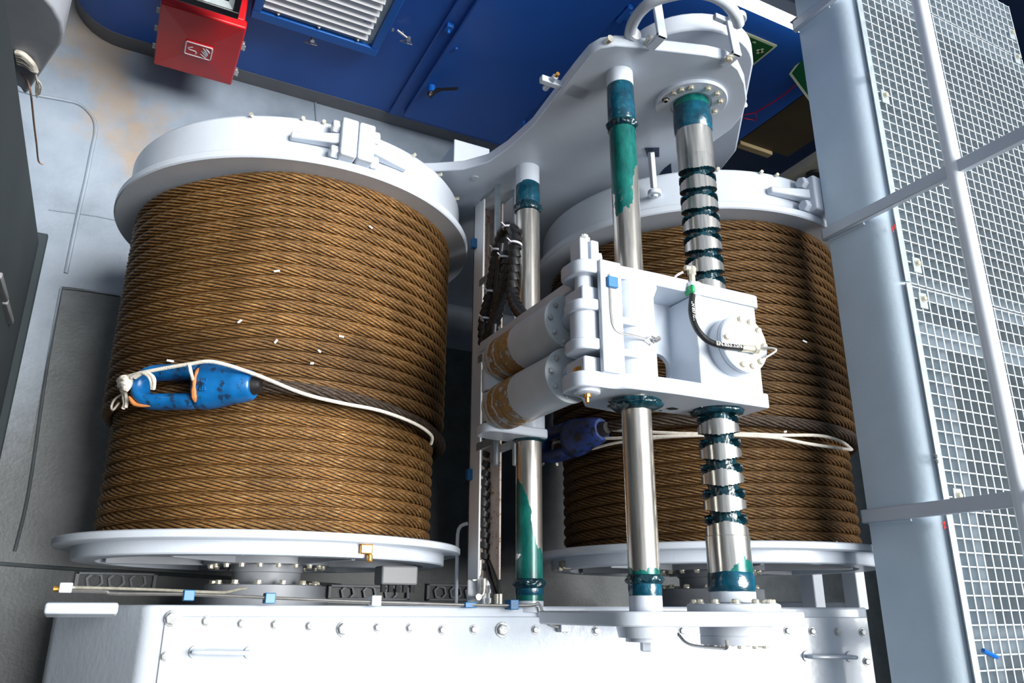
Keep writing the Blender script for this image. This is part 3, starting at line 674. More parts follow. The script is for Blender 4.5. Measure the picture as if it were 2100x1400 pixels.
def socket(a, b, C, label, mat, chips):
    """closed spelter socket: cone at a (rope side), bail end at b"""
    t = thing('rope_socket', label, 'socket', b)
    s = (b - a).normalized(); mid = (a + b) / 2; n_ = V((mid.x - C.x, 0, mid.z - C.z)).normalized()
    n_ = (n_ - s * n_.dot(s)).normalized(); w = n_.cross(s); L = (b - a).length
    def pt(u, x, h): return a + s * u + w * x + n_ * h
    cone = MB(); n = 28; rings = [(0, .070, .066), (.012, .080, .076), (.10, .098, .088), (.21, .122, .098), (.262, .127, .098), (.295, .118, .088), (.315, .08, .055)]
    for (u, rx, rz) in rings:
        for k in range(n): th = 2 * PI * k / n; cone.v.append(pt(u, rx * math.cos(th), rz * math.sin(th)))
    for i in range(len(rings) - 1):
        for k in range(n): m = (k + 1) % n; cone.f.append((i * n + k, i * n + m, (i + 1) * n + m, (i + 1) * n + k)); cone.m.append(0)
    cone.f += [tuple(range(n - 1, -1, -1)), tuple(range((len(rings) - 1) * n, len(rings) * n))]; cone.m += [0, 0]
    build('basket', cone, mat, t, sharp=45)
    bl = MB(); hw = .080; path = []
    u0, u1 = .27, L - .125
    path += [(u0, -hw), (u0 + (u1 - u0) * .33, -hw), (u0 + (u1 - u0) * .66, -hw)]
    for k in range(9): th = -PI / 2 + PI * k / 8; path.append((u1 + .082 * math.cos(th), hw * math.sin(th)))
    path += [(u0 + (u1 - u0) * .66, hw), (u0 + (u1 - u0) * .33, hw), (u0, hw)]
    m_ = 14; rows = []
    for i, (u, x) in enumerate(path):
        p0 = path[max(i - 1, 0)]; p1 = path[min(i + 1, len(path) - 1)]; tx, ty = p1[0] - p0[0], p1[1] - p0[1]; l = math.hypot(tx, ty); ox, oy = -ty / l, tx / l
        for k in range(m_):
            th = 2 * PI * k / m_; bl.v.append(pt(u + ox * .044 * math.cos(th), x + oy * .044 * math.cos(th), .066 * math.sin(th)))
    for i in range(len(path) - 1):
        for k in range(m_): q = (k + 1) % m_; bl.f.append((i * m_ + k, i * m_ + q, (i + 1) * m_ + q, (i + 1) * m_ + k)); bl.m.append(0)
    bl.f += [tuple(range(m_ - 1, -1, -1)), tuple(range((len(path) - 1) * m_, len(path) * m_))]; bl.m += [0, 0]
    ob = build('bail', bl, mat, t, sharp=0); sb = ob.modifiers.new('sub', 'SUBSURF'); sb.levels = 1; sb.render_levels = 1
    if chips:
        q = MB()
        q.tube(smooth_path([pt(.272, x_, .097 * math.sqrt(1 - (x_ / .127) ** 2) + .001) for x_ in (-.075, -.04, 0, .04, .075, .10)], 3), [.004, .007, .010, .009, .007, .008, .011, .010, .009, .013, .015, .014, .016, .013, .009, .004], 8)
        q.tube(smooth_path([pt(L - .02, .06, .050), pt(L - .06, .102, .044), pt(L - .14, .112, .042)], 4), [.004, .008, .010, .012, .011, .009, .008, .006, .003], 8)
        build('paint_chips', q, M_chip, t)['kind'] = 'stuff'
        q = text_mb('EA3', .045, pt(.225, .015, .0985), -w, -s, .004)
        build('cast_letters', q, mat, t)
    build('rope_lead', MB().lathe(a + s * .005, -s, [(0, .052), (.03, .044), (.05, .036)], 18), M_black, t)
    return t
sa = onC(520, 790, CL, 1.15); sb_ = onC(272, 795, CL, 1.17)
sockL = socket(sa, sb_, CL, 'bright blue rope socket with rust chips lying on the left drum', M_socket, True)
ra = onC(1235, 880, CR, 1.13); rb = ra + (V((2.55, 1.02, -4.72)) - ra).normalized() * .60
sockR = socket(ra, rb, CR, 'dirty navy rope socket half hidden beside the right drum', M_socket_d, False)

def cordC(pxs, C, R, r=.011, k=5):
    return smooth_path([onC(x, y, C, (R[i] if isinstance(R, (list, tuple)) else R)) for i, (x, y) in enumerate(pxs)], k)
q = MB()
q.tube(cordC([(262, 772), (300, 762), (390, 746), (440, 742), (520, 766), (620, 806), (700, 826), (780, 842), (850, 868), (884, 892), (884, 910)], CL, [1.24, 1.25, 1.26, 1.27, 1.23, 1.20, 1.15, 1.12, 1.105, 1.09, 1.06]), .010, 8)
for dx in (0, 7): q.tube(cordC([(270 + dx, 774), (290 + dx, 764), (308 + dx, 775), (312 + dx * .4, 797)], CL, [1.25, 1.26, 1.26, 1.22]), .010, 8)
q.tube(cordC([(388, 748), (392, 765), (397, 785)], CL, [1.27, 1.26, 1.18]), .009, 8)
for (a, b, r) in (((250, 778), (268, 786), .022), ((248, 790), (268, 792), .024), ((252, 800), (266, 798), .02), ((244, 782), (262, 776), .018)):
    q.tube(cordC([a, ((a[0] + b[0]) / 2, (a[1] + b[1]) / 2 - 4), b], CL, [1.21, 1.24, 1.23]), [r * .5] + [r] * 9 + [r * .6], 8)
q.tube(cordC([(258, 795), (254, 812), (256, 828), (252, 838)], CL, 1.17), .010, 8); q.tube(cordC([(256, 800), (260, 820), (258, 836)], CL, 1.18), .009, 8)
q.tube(cordC([(250, 808), (236, 818), (229, 832), (232, 840), (244, 826)], CL, 1.14), .006, 6)
tag(build('lashing_cord', q, M_cord), 'white lashing cord knotted through the bright blue socket on the left drum', 'cord')
q = MB()
q.tube(cordC([(1117, 890), (1155, 876), (1200, 875), (1265, 882), (1340, 886), (1420, 889), (1520, 889), (1600, 892), (1680, 893), (1725, 905), (1747, 922)], CR, 1.10), .010, 8)
q.tube(cordC([(1115, 912), (1150, 905), (1215, 900), (1265, 898), (1340, 895), (1420, 893), (1500, 892), (1590, 897), (1660, 910), (1745, 922)], CR, 1.10), .010, 8)
q.tube(cordC([(1215, 920), (1262, 908), (1340, 898), (1420, 893)], CR, 1.09), .009, 8)
for (a, b) in (((1112, 905), (1120, 918)), ((1115, 950), (1108, 958)), ((1140, 945), (1143, 955))): q.tube(cordC([a, b], CR, [1.14, 1.13], k=3), .009, 6)
tag(build('lashing_cord', q, M_cord), 'two white lashing cords stretched across the right drum', 'cord')

# ------------------------------------------------------------------ near winch frame with its bolted cover
gf = thing('winch_stand', 'long grey winch side frame with a bolted glossy cover in the foreground', 'winch frame', V((2, -.6, ZF)))
tl0 = V((.26, 0, -4.50)); tr0 = V((4.14, 0, -3.405))
prof = [(-.17, ZF), (-.17, -5.35), (tl0.x, tl0.z), (tr0.x, tr0.z), (4.32, -3.62), (4.36, ZF)]
build('casing', MB().prism(xz(rounded(prof, [.02, .06, .05, .10, .06, .02]), .012), V((0, -1.3, 0))), M_panel, gf, .012)
def g(x, y, h=0): return onG(x, y) + NG * h
a_, b_, c_, d_ = onG(340, 1262), onG(1770, 1262), None, None
cu0 = a_; cvr = MB()
ua, ub = onG(340, 1262).dot(UG), onG(1778, 1275).dot(UG)
def gu(u, y, h=0): return NG * (-DG + h) + UG * u + EY * y
ch = build('cover_panel', MB().hexa([gu(ua, -.95, -.004), gu(ub, -.95, -.004), gu(ub, -.042, -.004), gu(ua, -.042, -.004), gu(ua, -.95, .010), gu(ub, -.95, .010), gu(ub, -.042, .010), gu(ua, -.042, .010)]), M_panel, gf, .005)
nb = 0
for (x, y) in ((355, 1268), (425, 1273), (498, 1278), (566, 1280), (637, 1283), (706, 1289), (776, 1286), (842, 1287), (908, 1291), (972, 1290), (1030, 1291), (1098, 1291), (1160, 1290), (1222, 1293), (1290, 1296), (1398, 1293), (1565, 1294), (1613, 1293), (1664, 1294), (1716, 1295), (1767, 1296), (341, 1345), (1775, 1356)):
    r = .030 if x in (355, 706, 1030) else .019
    build('cover_bolt', MB().bolt(g(x, y, .010), NG, r, r * .9), M_bolt, ch, .002)
for (xa, ya, xb, yb) in ((402, 1336, 514, 1337), (1653, 1345, 1741, 1346)):
    a, b = g(xa, ya, .01), g(xb, yb, .01); h = MB()
    h.tube(smooth_path([a, a + NG * .05, a + NG * .07 + UG * .03, b + NG * .07 - UG * .03, b + NG * .05, b], 4), .011, 10)
    h.cyl(a - NG * .002, a + NG * .01, .03, 16); h.cyl(b - NG * .002, b + NG * .01, .03, 16)
    build('handle', h, M_panel, ch)
q0 = MB().hexa([V((-.19, -.05, -4.66)), V((.13, -.05, -4.60)), V((.13, .025, -4.60)), V((-.19, .025, -4.66)), V((-.19, -.03, -4.56)), V((.13, -.03, -4.50)), V((.13, .02, -4.50)), V((-.19, .02, -4.56))])
build('end_lug', q0, M_panel, gf, .012)
q0 = onG(135, 1207, 4.55); build('pipe_block', MB().box(q0 - V((.03, .02, .04)), q0 + V((.03, .03, .04))), M_white, gf, .006)
build('block_plug', MB().cyl(q0 - EX * .03, q0 - EX * .055, .014, 10), M_brass, gf)
# grease pipes with clamps
pp = [onG(x, y, 4.36) for x, y in ((148, 1211), (215, 1213), (240, 1217), (400, 1219), (700, 1232), (950, 1240), (1085, 1241), (1103, 1236), (1112, 1252), (1120, 1270), (1138, 1283), (1160, 1284))]
tag(build('grease_pipe', MB().tube(smooth_path(pp, 5), .0085, 8), M_steel), 'thin silver grease pipe running along the edge of the winch frame', 'pipe')
pp = [onG(x, y, 4.60) for x, y in ((150, 1204), (300, 1208), (440, 1214), (468, 1213), (490, 1208), (506, 1206))]
tag(build('copper_pipe', MB().tube(smooth_path(pp, 5), .0075, 8), M_zinc), 'brass coloured grease pipe leading to the left drum bearing', 'pipe')
for i, (x, y, m, lb) in enumerate(((387, 1222, M_clampblue, 'leftmost blue pipe clamp on the silver grease pipe'), (553, 1228, M_clampblue, 'blue pipe clamp in front of the left drum shaft'), (770, 1233, M_white, 'white pipe clamp on the silver grease pipe right of the left drum shaft'), (1052, 1241, M_clampblue, 'blue pipe clamp at the foot of the left guide rod'), (1155, 1287, M_white, 'white pipe clamp where the silver pipe bends down the casing'))):
    p = onG(x, y, 4.365); q = MB().box(p - V((.026, .022, .05)), p + V((.026, .030, .022)))
    c = build('pipe_clamp', q, m, bevel=.004); tag(c, lb, 'clamp')
# bearing housings of the drums, behind the frame
for C, lb in ((CL, 'grey bearing housing on the shaft of the left drum'), (CR, 'grey bearing housing on the shaft of the right drum')):
    t = thing('bearing_housing', lb, 'bearing', P(C, .0))
    build('flange', MB().lathe(P(C, 0), EY, [(.0, .37), (.06, .37), (.06, .355), (.125, .355), (.13, .345), (.13, .2)], 64), M_dark, t)
    q = MB()
    for k in range(14):
        a = 2 * PI * k / 14 + .1; q.bolt(P(C, .13) + V((math.cos(a), 0, math.sin(a))) * .31, EY, .02, .025)
    build('bolts', q, M_zinc, t)['kind'] = 'stuff'
# black valve block under the left flange
p = onC(815, 1180, CL, 1.0); q = MB().box(p - V((.11, .05, .08)), p + V((.10, .05, .06)))
vb = thing('caliper_block', 'dark caliper block bolted under the right side of the left drum flange', 'bracket', p)
build('block', q, M_kick, vb, .01)
q = MB()
for i in range(5): q.cyl(p + V((-.09 + .042 * i, -.05, .03)), p + V((-.09 + .042 * i, -.09, .03)), .016, 8)
build('cap_screws', q, M_black, vb)['kind'] = 'stuff'
# foundation and posts between and under the drums
for i, (x0, x1, y0, y1, lb) in enumerate(((-.12, .42, .12, .24, 'dark deck socket plate under the left end of the left drum'), (1.7, 2.4, .06, .18, 'dark deck socket plate under the gap beside the cable tray'), (2.55, 3.1, .06, .20, 'dark deck socket plate under the left side of the right drum'))):
    t = thing('deck_plate', lb, 'plate', V(((x0 + x1) / 2, (y0 + y1) / 2, ZF)))
    build('rim', MB().box((x0, y0, ZF), (x1, y0 + .02, ZF + .04)).box((x0, y1 - .02, ZF), (x1, y1, ZF + .04)).box((x0, y0, ZF), (x0 + .03, y1, ZF + .04)).box((x1 - .03, y0, ZF), (x1, y1, ZF + .04)), M_dark, t, .006)
    q = MB()
    for k in range(3):
        c = V((x0 + (x1 - x0) * (k + .9) / 3.8, (y0 + y1) / 2, ZF)); q.ring(c, EZ, .045, .062, .03, 6)
    build('hex_socket', q, M_dark, t)['kind'] = 'stuff'
for x, lb in ((1682, 'short grey beam beside the right drum shaft, left of its twin'), (1770, 'short grey beam beside the right drum shaft, next to the pale walkway beam')):
    p = onZ(x, 1222, -4.75)
    tag(build('support_beam', MB().box((p.x - .055, .0, -4.9), (p.x + .055, .42, -4.75)).box((p.x - .04, .0, ZF), (p.x + .04, .06, -4.9)), M_frame, bevel=.01), lb, 'beam')

# far frame and chain guard
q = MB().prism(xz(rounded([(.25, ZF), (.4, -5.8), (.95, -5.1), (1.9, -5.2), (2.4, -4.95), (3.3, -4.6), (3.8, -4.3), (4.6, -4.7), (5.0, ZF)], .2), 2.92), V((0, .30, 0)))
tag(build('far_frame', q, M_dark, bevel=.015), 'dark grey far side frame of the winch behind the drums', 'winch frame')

# ------------------------------------------------------------------ spooling gear: end plates, guide rods, cross-cut screw
plate = [onY(x, y, 2.82) for x, y in ((850, 352), (892, 351), (950, 347), (1000, 333), (1040, 306), (1092, 260), (1140, 197), (1178, 148), (1208, 112), (1232, 98), (1262, 93), (1300, 96), (1380, 105), (1450, 113), (1490, 122), (1515, 143), (1528, 172), (1532, 205), (1524, 235), (1500, 265), (1462, 292), (1440, 320))]
pl = [(p.x, p.z) for p in plate] + [(3.5, -4.9), (3.5, ZF), (.6, ZF), (.9, -4.9)]
ep = thing('spooling_end_plate', 'large grey curved end plate holding the far ends of the rods', 'plate', V((2.3, 2.84, -4.6)))
build('plate', MB().prism(xz(pl, 2.82), V((0, .07, 0))), M_white, ep, .008)
build('screw_bearing', MB().lathe(P(SX, 0), EY, [(2.80, .12), (2.80, .205), (2.806, .21), (2.82, .21)], 48, caps=False).ring(P(SX, 2.805), EY, .10, .209, .012, 48), M_white, ep)
q = MB()
for a in (95, 68, 40, 5, 130, 148, 165, -170, 190, -30): 
    a = math.radians(a); q = MB().bolt(P(SX, 2.803) + V((math.cos(a), 0, math.sin(a))) * .165, -EY, .017, .018); build('bearing_bolt', q, M_zinc, ep, .002)
q = MB()
p = onY(1335, 312, 2.80); q.box(p - V((.018, .02, .30)), p + V((.018, .02, 0)))
pe = onY(1342, 392, 2.60)
t = MB().tube([onY(1335, 312, 2.80), onY(1341, 385, 2.62)], .024, 4).lathe(pe, -EY, [(0, .045), (.03, .045), (.03, .02), (.045, .02)], 20)
build('stop_lever', t, M_white, ep, .004)
t = MB().prism([onY(x, y, 2.815) for x, y in ((1322, 304), (1352, 304), (1352, 322), (1328, 322))], V((0, .02, 0))); build('lever_slot', t, M_navy, ep)
t = MB().prism([onY(x, y, 2.818) for x, y in ((1352, 358), (1362, 346), (1376, 335), (1378, 358))], V((0, .02, 0))); build('cut_out', t, M_navy, ep)
p = onY(974, 366, 2.815); build('lifting_hole', MB().cyl(p, p + EY * .03, .028, 20), M_frame, ep)
q = MB()
for (x, y) in ((1250, 82), (1332, 82), (1524, 216)):
    p = onY(x, y, 2.85); q.tube([p - EZ * .06, p + EZ * .015], [.014, .022], 8)
build('sealed_stud', q, M_zinc, ep)['kind'] = 'stuff'
# little latch bracket on the sloping edge
p = onY(1140, 172, 2.85); q = MB().box(p - V((.10, .02, .02)), p + V((.18, .02, .02))); q.box(p + V((.06, -.03, -.03)), p + V((.20, .03, .08)))
q.tube([p + V((-.035, 0, -.07)), p + V((-.035, 0, .06))], .02, 6)
build('latch_bracket', q, M_white, ep, .006)
build('latch_pin', MB().cyl(p + V((-.035, 0, .05)), p + V((-.035, 0, .085)), .012, 8).cyl(p + V((.15, 0, .07)), p + V((.15, 0, .11)), .025, 8), M_brass, ep)
hp_ = [onY(x, y, 2.89) for x, y in ((1290, 78), (1297, 50), (1315, 22), (1345, 0), (1400, -14), (1450, -12), (1485, 4), (1508, 30), (1515, 50))]
tag(build('hoop_pipe', MB().tube(smooth_path(hp_, 5), .030, 12), M_frame), 'grey pipe hoop arching above the end plate', 'pipe')
tag(build('pipe_coupling', MB().lathe(onY(1290, 82, 2.89), EZ, [(0, .030), (.03, .030), (.04, .038), (.06, .038)], 14), M_slat), 'white coupling at the left foot of the pipe hoop', 'fitting')

cg = thing('chain_guard', 'round topped grey chain guard behind the end plate', 'guard', V((2.9, 3.2, -4.2)))
cx, cz, rg_ = 2.72, -3.035, .40
out = [(cx + rg_ * math.cos(math.radians(a)), cz + rg_ * math.sin(math.radians(a))) for a in range(170, 38, -8)]
out += [(3.573, -3.521), (3.85, -4.4), (2.9, -4.9), (2.45, -4.0)]
oi = [(cx + (x - cx) * .93, cz + (z - cz) * .93) for x, z in out]
build('guard_shell', MB().prism(xz(out, 3.05), V((0, .115, 0))), M_frame, cg, .012)
for (x, y, x2, y2) in ((1345, 62, 1342, 92), (1484, 82, 1494, 128)):
    a, b = onY(x, y, 3.03), onY(x2, y2, 2.80)
    build('strap', MB().box((b.x - .028, 2.80, b.z - .04), (b.x + .028, 2.822, b.z + .075)).hexa([V((b.x - .028, 2.80, b.z + .055)), V((b.x + .028, 2.80, b.z + .055)), V((b.x + .028, 3.06, b.z + .03)), V((b.x - .028, 3.06, b.z + .03)), V((b.x - .028, 2.80, b.z + .075)), V((b.x + .028, 2.80, b.z + .075)), V((b.x + .028, 3.06, b.z + .05)), V((b.x - .028, 3.06, b.z + .05))]), M_white, cg, .005)
p = onY(1495, 119, 2.795); build('strap_bolt', MB().bolt(p, -EY, .018, .02), M_zinc, cg)
p = onY(1512, 42, 3.03); build('lifting_eye', MB().ring(p, EY, .022, .05, .03, 24).box(p + V((-.12, 0, -.06)), p + V((.05, .03, -.03))), M_frame, cg, .004)

def gnoise(seed, amp): return lambda a, t: 1 + amp * noise.noise(V((math.cos(t) * 1.9 + seed, math.sin(t) * 1.9, a * 30)))
def collar(c, y, r, h, bulge, seed, parent):
    return build('grease_collar', MB().lathe(P(c, y), EY, [(-h * 1.15, r * .985), (-h * .8, r + bulge * .6), (-h * .4, r + bulge * .9), (0, r + bulge), (h * .3, r + bulge * .7), (h * .6, r + bulge * .9), (h, r * .985)], 72, fn=lambda a, t: 1 + max(0, 1 - (a / h) ** 2) * (.20 * noise.noise(V((math.cos(t) * 2.2 + seed, math.sin(t) * 2.2, a * 7))) + .16 * noise.noise(V((math.cos(t) * 6 + seed, math.sin(t) * 6, a * 50))))), M_grease, parent, sharp=0)
def rod(name, c, r, y0, y1, mat, label, wl=(0, 0), smear=()):
    t = thing(name, label, 'rod', P(c, y0))
    build('shaft', MB().cyl(P(c, y0), P(c, y1), r, 48), mat, t)
    if wl[0]: build('painted_foot', MB().cyl(P(c, y0), P(c, y0 + wl[0]), r * 1.03, 48), M_white, t)
    if wl[1]: build('painted_head', MB().cyl(P(c, y1 - wl[1]), P(c, y1), r * 1.03, 48), M_white, t)
    for (a, b, s) in smear:
        build('grease_film', MB().lathe(P(c, 0), EY, [(a, r * 1.0), (a + .01, r * 1.035), (a + (b - a) * .5, r * 1.05), (b - .01, r * 1.035), (b, r * 1.0)], 56, fn=gnoise(s, .03), caps=False), M_grease_l, t, sharp=0)
    return t
rA = rod('guide_rod', AX, .0775, -.02, 2.83, M_rodA, 'left guide rod, the thinnest, teal greased at its lower end', (.06, .15), ((2.52, 2.70, 3), (.07, .13, 5)))
collar(AX, .135, .080, .025, .012, 2.1, rA); collar(AX, 2.515, .080, .03, .008, 4.4, rA); collar(AX, .975, .08, .03, .022, 9.1, rA)
rB = rod('guide_rod', BX, .0715, -.02, 2.83, M_rodB, 'middle guide rod with a green film near its upper end', (.075, .10), ((2.50, 2.73, 8), (.055, .12, 11)))
collar(BX, .125, .073, .02, .010, 6.3, rB); collar(BX, 2.475, .073, .022, .012, 1.7, rB)
ga = collar(BX, .925, .073, .028, .050, 12.2, rB)

# cross-cut (diamond) screw
sw = thing('cross_cut_screw', 'thick diamond cut screw shaft with teal grease in its grooves', 'shaft', P(SX, 0))
r0, dep, lead, gw = .103, .030, .1255, .032; nth = 96; y0_, y1_, dy = .33, 2.42, .0045
mb = MB(); ny = int((y1_ - y0_) / dy)
def in_groove(y, th):
    if y < .375 or y > 2.37: return False
    for sg_ in (1, -1):
        q = (y - .04 - sg_ * lead * th / (2 * PI)) % lead; q = min(q, lead - q)
        if q < gw / 2: return True
    return False
e1 = V((-SX.x, 0, -SX.z)).normalized(); e1 = e1; e2 = EY.cross(e1)
flag = []
for i in range(ny + 1):
    y = y0_ + dy * i
    for k in range(nth):
        th = 2 * PI * k / nth; th_ = th if th <= PI else th - 2 * PI
        gq = in_groove(y, th_); flag.append(gq); rr = r0 - (dep if gq else 0)
        if gq: rr += .003 * noise.noise(V((y * 30, th * 5, 3)))
        mb.v.append(P(SX, y) + (e1 * math.cos(th) + e2 * math.sin(th)) * rr)
for i in range(ny):
    for k in range(nth):
        m = (k + 1) % nth; f = (i * nth + k, i * nth + m, (i + 1) * nth + m, (i + 1) * nth + k)
        mb.f.append(f); mb.m.append(1 if any(flag[q] for q in f) else 0)
build('thread', mb, [M_rodS, M_grease], sw, sharp=40)
build('lower_journal', MB().cyl(P(SX, .05), P(SX, .335), .106, 48, ch=.004), M_rodS, sw)
build('upper_journal', MB().cyl(P(SX, 2.415), P(SX, 2.82), .103, 48, ch=.004), M_rodS, sw)
build('grease_film', MB().lathe(P(SX, 0), EY, [(2.60, .103), (2.61, .1075), (2.68, .110), (2.755, .1075), (2.76, .103)], 56, fn=gnoise(2, .04), caps=False), M_grease_l, sw, sharp=0)
build('grease_film', MB().lathe(P(SX, 0), EY, [(.075, .105), (.085, .111), (.12, .113), (.155, .110), (.17, .105)], 56, fn=gnoise(5, .04), caps=False), M_grease_l, sw, sharp=0)
build('painted_head', MB().cyl(P(SX, 2.76), P(SX, 2.82), .094, 40), M_white, sw)
build('painted_foot', MB().cyl(P(SX, .028), P(SX, .08), .109, 48, ch=.004), M_white, sw)

# near end plate with feet of the rods
np_ = thing('spooling_foot_plate', 'thick grey foot plate under the rods on top of the winch frame', 'plate', V((2.4, -.04, -4.2)))
po = rounded([(2.0, -3.62), (1.97, -3.25), (2.02, -2.86), (2.62, -2.70), (2.95, -2.74), (3.03, -2.98), (3.15, -3.7), (2.45, -4.0), (2.3, -3.66)], [.04, .1, .12, .1, .12, .1, .05, .05, .05])
build('plate', MB().prism(xz(po, -.072), V((0, .062, 0))), M_white, np_, .008)
build('screw_flange', MB().lathe(P(SX, -.012), EY, [(0, .215), (.030, .215), (.036, .208), (.036, .1)], 56), M_white, np_)
for k in range(12):
    a = 2 * PI * k / 12 + .15; build('flange_bolt', MB().bolt(P(SX, .024) + V((math.cos(a), 0, math.sin(a))) * .178, EY, .017, .02), M_zinc, np_, .002)
build('screw_housing', MB().lathe(P(SX, 0), EY, [(-.155, .15), (-.155, .163), (-.118, .163), (-.116, .160), (-.112, .163), (-.072, .163)], 56), M_frame, np_)
for k in range(12):
    a = 2 * PI * k / 12 + .1; build('housing_bolt', MB().bolt(P(SX, -.155) + V((math.cos(a), 0, math.sin(a))) * .135, -EY, .014, .014, w=False), M_zinc, np_, .002)
build('rod_boss', MB().lathe(P(BX, 0), EY, [(-.135, .03), (-.135, .095), (-.120, .095), (-.118, .125), (-.072, .135)], 48).lathe(P(BX, -.135), -EY, [(0, .034), (.035, .034), (.04, .028)], 6), M_white, np_)
build('rod_flange', MB().lathe(P(AX, -.02), EY, [(0, .13), (.028, .13), (.03, .12), (.03, .05)], 40), M_white, np_)
pp = [onX(x, y, 2.55) for x, y in ((1372, 1290), (1390, 1300), (1405, 1316), (1425, 1324), (1470, 1328), (1490, 1328), (1490, 1312))]
tag(build('drain_pipe', MB().tube(smooth_path(pp, 4), .008, 8), M_steel), 'short steel drain pipe below the screw housing', 'pipe')

# ------------------------------------------------------------------ spooling carriage
sc_ = thing('spooling_carriage', 'white spooling carriage riding on two guide rods and the screw', 'carriage', V((2.3, 1.27, -4.3)))
up = rounded([(1.945, -4.28), (1.93, -3.09), (1.82, -3.06), (1.82, -2.86), (2.05, -2.86), (2.25, -2.85), (2.945, -2.845), (2.955, -3.12), (2.35, -3.16), (2.33, -4.28)], [.05, .04, .09, .09, .05, .1, .04, .02, .05, .05])
build('upper_plate', MB().prism(xz(up, 1.52), V((0, .068, 0))), M_white, sc_, .008)
lp = rounded([(2.06, -3.22), (1.95, -3.08), (1.81, -3.06), (1.81, -2.865), (2.0, -2.86), (2.05, -2.82), (2.30, -2.80), (2.895, -2.80), (2.905, -3.10), (2.40, -3.14), (2.30, -3.25)], [.02, .03, .09, .09, .04, .03, .05, .02, .02, .05, .05])
build('lower_plate', MB().prism(xz(lp, .955), V((0, .075, 0))), M_white, sc_, .008)
# grease smears on the underside of the lower plate
q = MB()
for (x, y, s) in ((1380, 838, 20), (1440, 836, 10), (1415, 845, 8), (1355, 842, 7), (1500, 842, 12), (1475, 833, 14)):
    c = onY(x, y, .953); pts = [c + V((math.cos(t * PI / 6) * .0016 * s * random.uniform(.6, 1.3), 0, math.sin(t * PI / 6) * .0012 * s * random.uniform(.6, 1.3))) for t in range(12)]
    q.prism(pts, V((0, .004, 0)))
build('grease_smears', q, M_grease, sc_)
build('grease_lip', MB().lathe(P(SX, .945), EY, [(-.018, .09), (-.012, .128), (.012, .135), (.012, .09)], 48, fn=gnoise(21, .12)), M_grease, sc_, sharp=0)
build('front_plate', MB().box((1.925, 1.025, -2.87), (2.045, 1.586, -2.838)), M_white, sc_, .006)
build('sleeve', MB().cyl(P(BX, 1.02), P(BX, 1.525), .113, 48).lathe(P(BX, 1.47), EY, [(0, .113), (.05, .133)], 48, caps=False), M_white, sc_)
for y in (1.14, 1.30): build('web_rib', MB().box((2.04, y - .018, -2.97), (2.225, y + .018, -2.852)), M_white, sc_, .008)
build('side_web', MB().box((2.03, 1.03, -3.05), (2.06, 1.52, -2.88)), M_white, sc_, .005)
build('back_plate', MB().holed(V((2.41, 1.165, -3.06)), EX, EY, .15, .135, .078, -EZ * .03).box((2.20, 1.30, -3.09), (2.56, 1.525, -3.06)), M_white, sc_)
build('screw_nut_box', MB().box((2.50, 1.035, -3.12), (2.905, 1.515, -2.848)), M_white, sc_, .006)
build('end_cheek', MB().box((2.908, 1.03, -3.08), (2.93, 1.52, -2.90)), M_white, sc_, .006)
cap = V((2.71, 1.255, -2.85))
cpo = build('nut_cap', MB().lathe(cap, EZ, [(0, .150), (.070, .150), (.074, .146), (.076, .150), (.10, .150), (.106, .144), (.106, .05)], 56), M_white, sc_)
for a in (100, 70, 40, 175, 0, -105, -75, -45):
    a = math.radians(a); build('cap_bolt', MB().bolt(cap + V((math.cos(a) * .122, math.sin(a) * .122, .104)), EZ, .0165, .018), M_zinc, cpo, .002)
# fairlead rollers (run down along Z) with end discs
RXx = 1.955
for (y, nm) in ((1.380, 0), (1.098, 1)):
    r = .136
    ro_ = build('fairlead_roller', MB().lathe(V((RXx, y, -3.20)), -EZ, [(0, r - .006), (.006, r), (.52, r), (.52, r - .004), (.532, r - .004), (.532, r), (.69, r), (.70, r - .006), (.76, r - .012), (.775, r - .03), (.775, .03)], 56), M_roller, sc_)
    build('end_disc', MB().lathe(V((RXx, y, -3.205)), EZ, [(0, r + .006), (.02, r + .006), (.024, r), (.024, .03)], 48), M_roller, ro_)
    for k in range(9):
        a = 2 * PI * k / 9 + .3; build('disc_bolt', MB().bolt(V((RXx + math.cos(a) * .112, y + math.sin(a) * .112, -3.182)), EZ, .014, .016), M_bolt, ro_, .002)
    build('clevis', MB().cyl(V((RXx, y, -3.18)), V((RXx, y, -3.02)), .05, 24).box((RXx - .10, y - .045 + .035 * (1 if nm == 0 else -1), -3.06), (RXx + .05, y + .045 + .035 * (1 if nm == 0 else -1), -2.89)), M_white, ro_, .012)
for (y0, y1, r, nm) in ((1.02, 1.06, .05, 'pin'), (1.16, 1.37, .072, 'hinge_sleeve')):
    build(nm, MB().cyl(V((1.905, y0, -2.955)), V((1.905, y1, -2.955)), r, 32, ch=.006), M_white, sc_)
build('pin', MB().cyl(V((1.905, 1.44, -2.955)), V((1.905, 1.53, -2.955)), .046, 28), M_white, sc_)
for y in (1.36, 1.165):
    build('hinge_lug', MB().prism(xz(rounded([(1.815, -3.05), (1.815, -2.865), (2.06, -2.855), (2.06, -3.05)], [.085, .085, 0, 0]), y - .03), V((0, .055, 0))), M_white, sc_, .008)
build('bronze_bush', MB().cyl(V((1.905, 1.028, -2.955)), V((1.905, 1.06, -2.955)), .062, 28), M_brass, sc_)
build('pin_head', MB().lathe(V((1.905, .955, -2.955)), -EY, [(0, .062), (.012, .062), (.018, .05), (.018, .02)], 28), M_white, sc_)
build('pin_nipple', MB().lathe(V((1.905, .937, -2.955)), -EY, [(0, .02), (.012, .02), (.014, .011), (.035, .011), (.04, .006)], 10), M_brass, sc_)
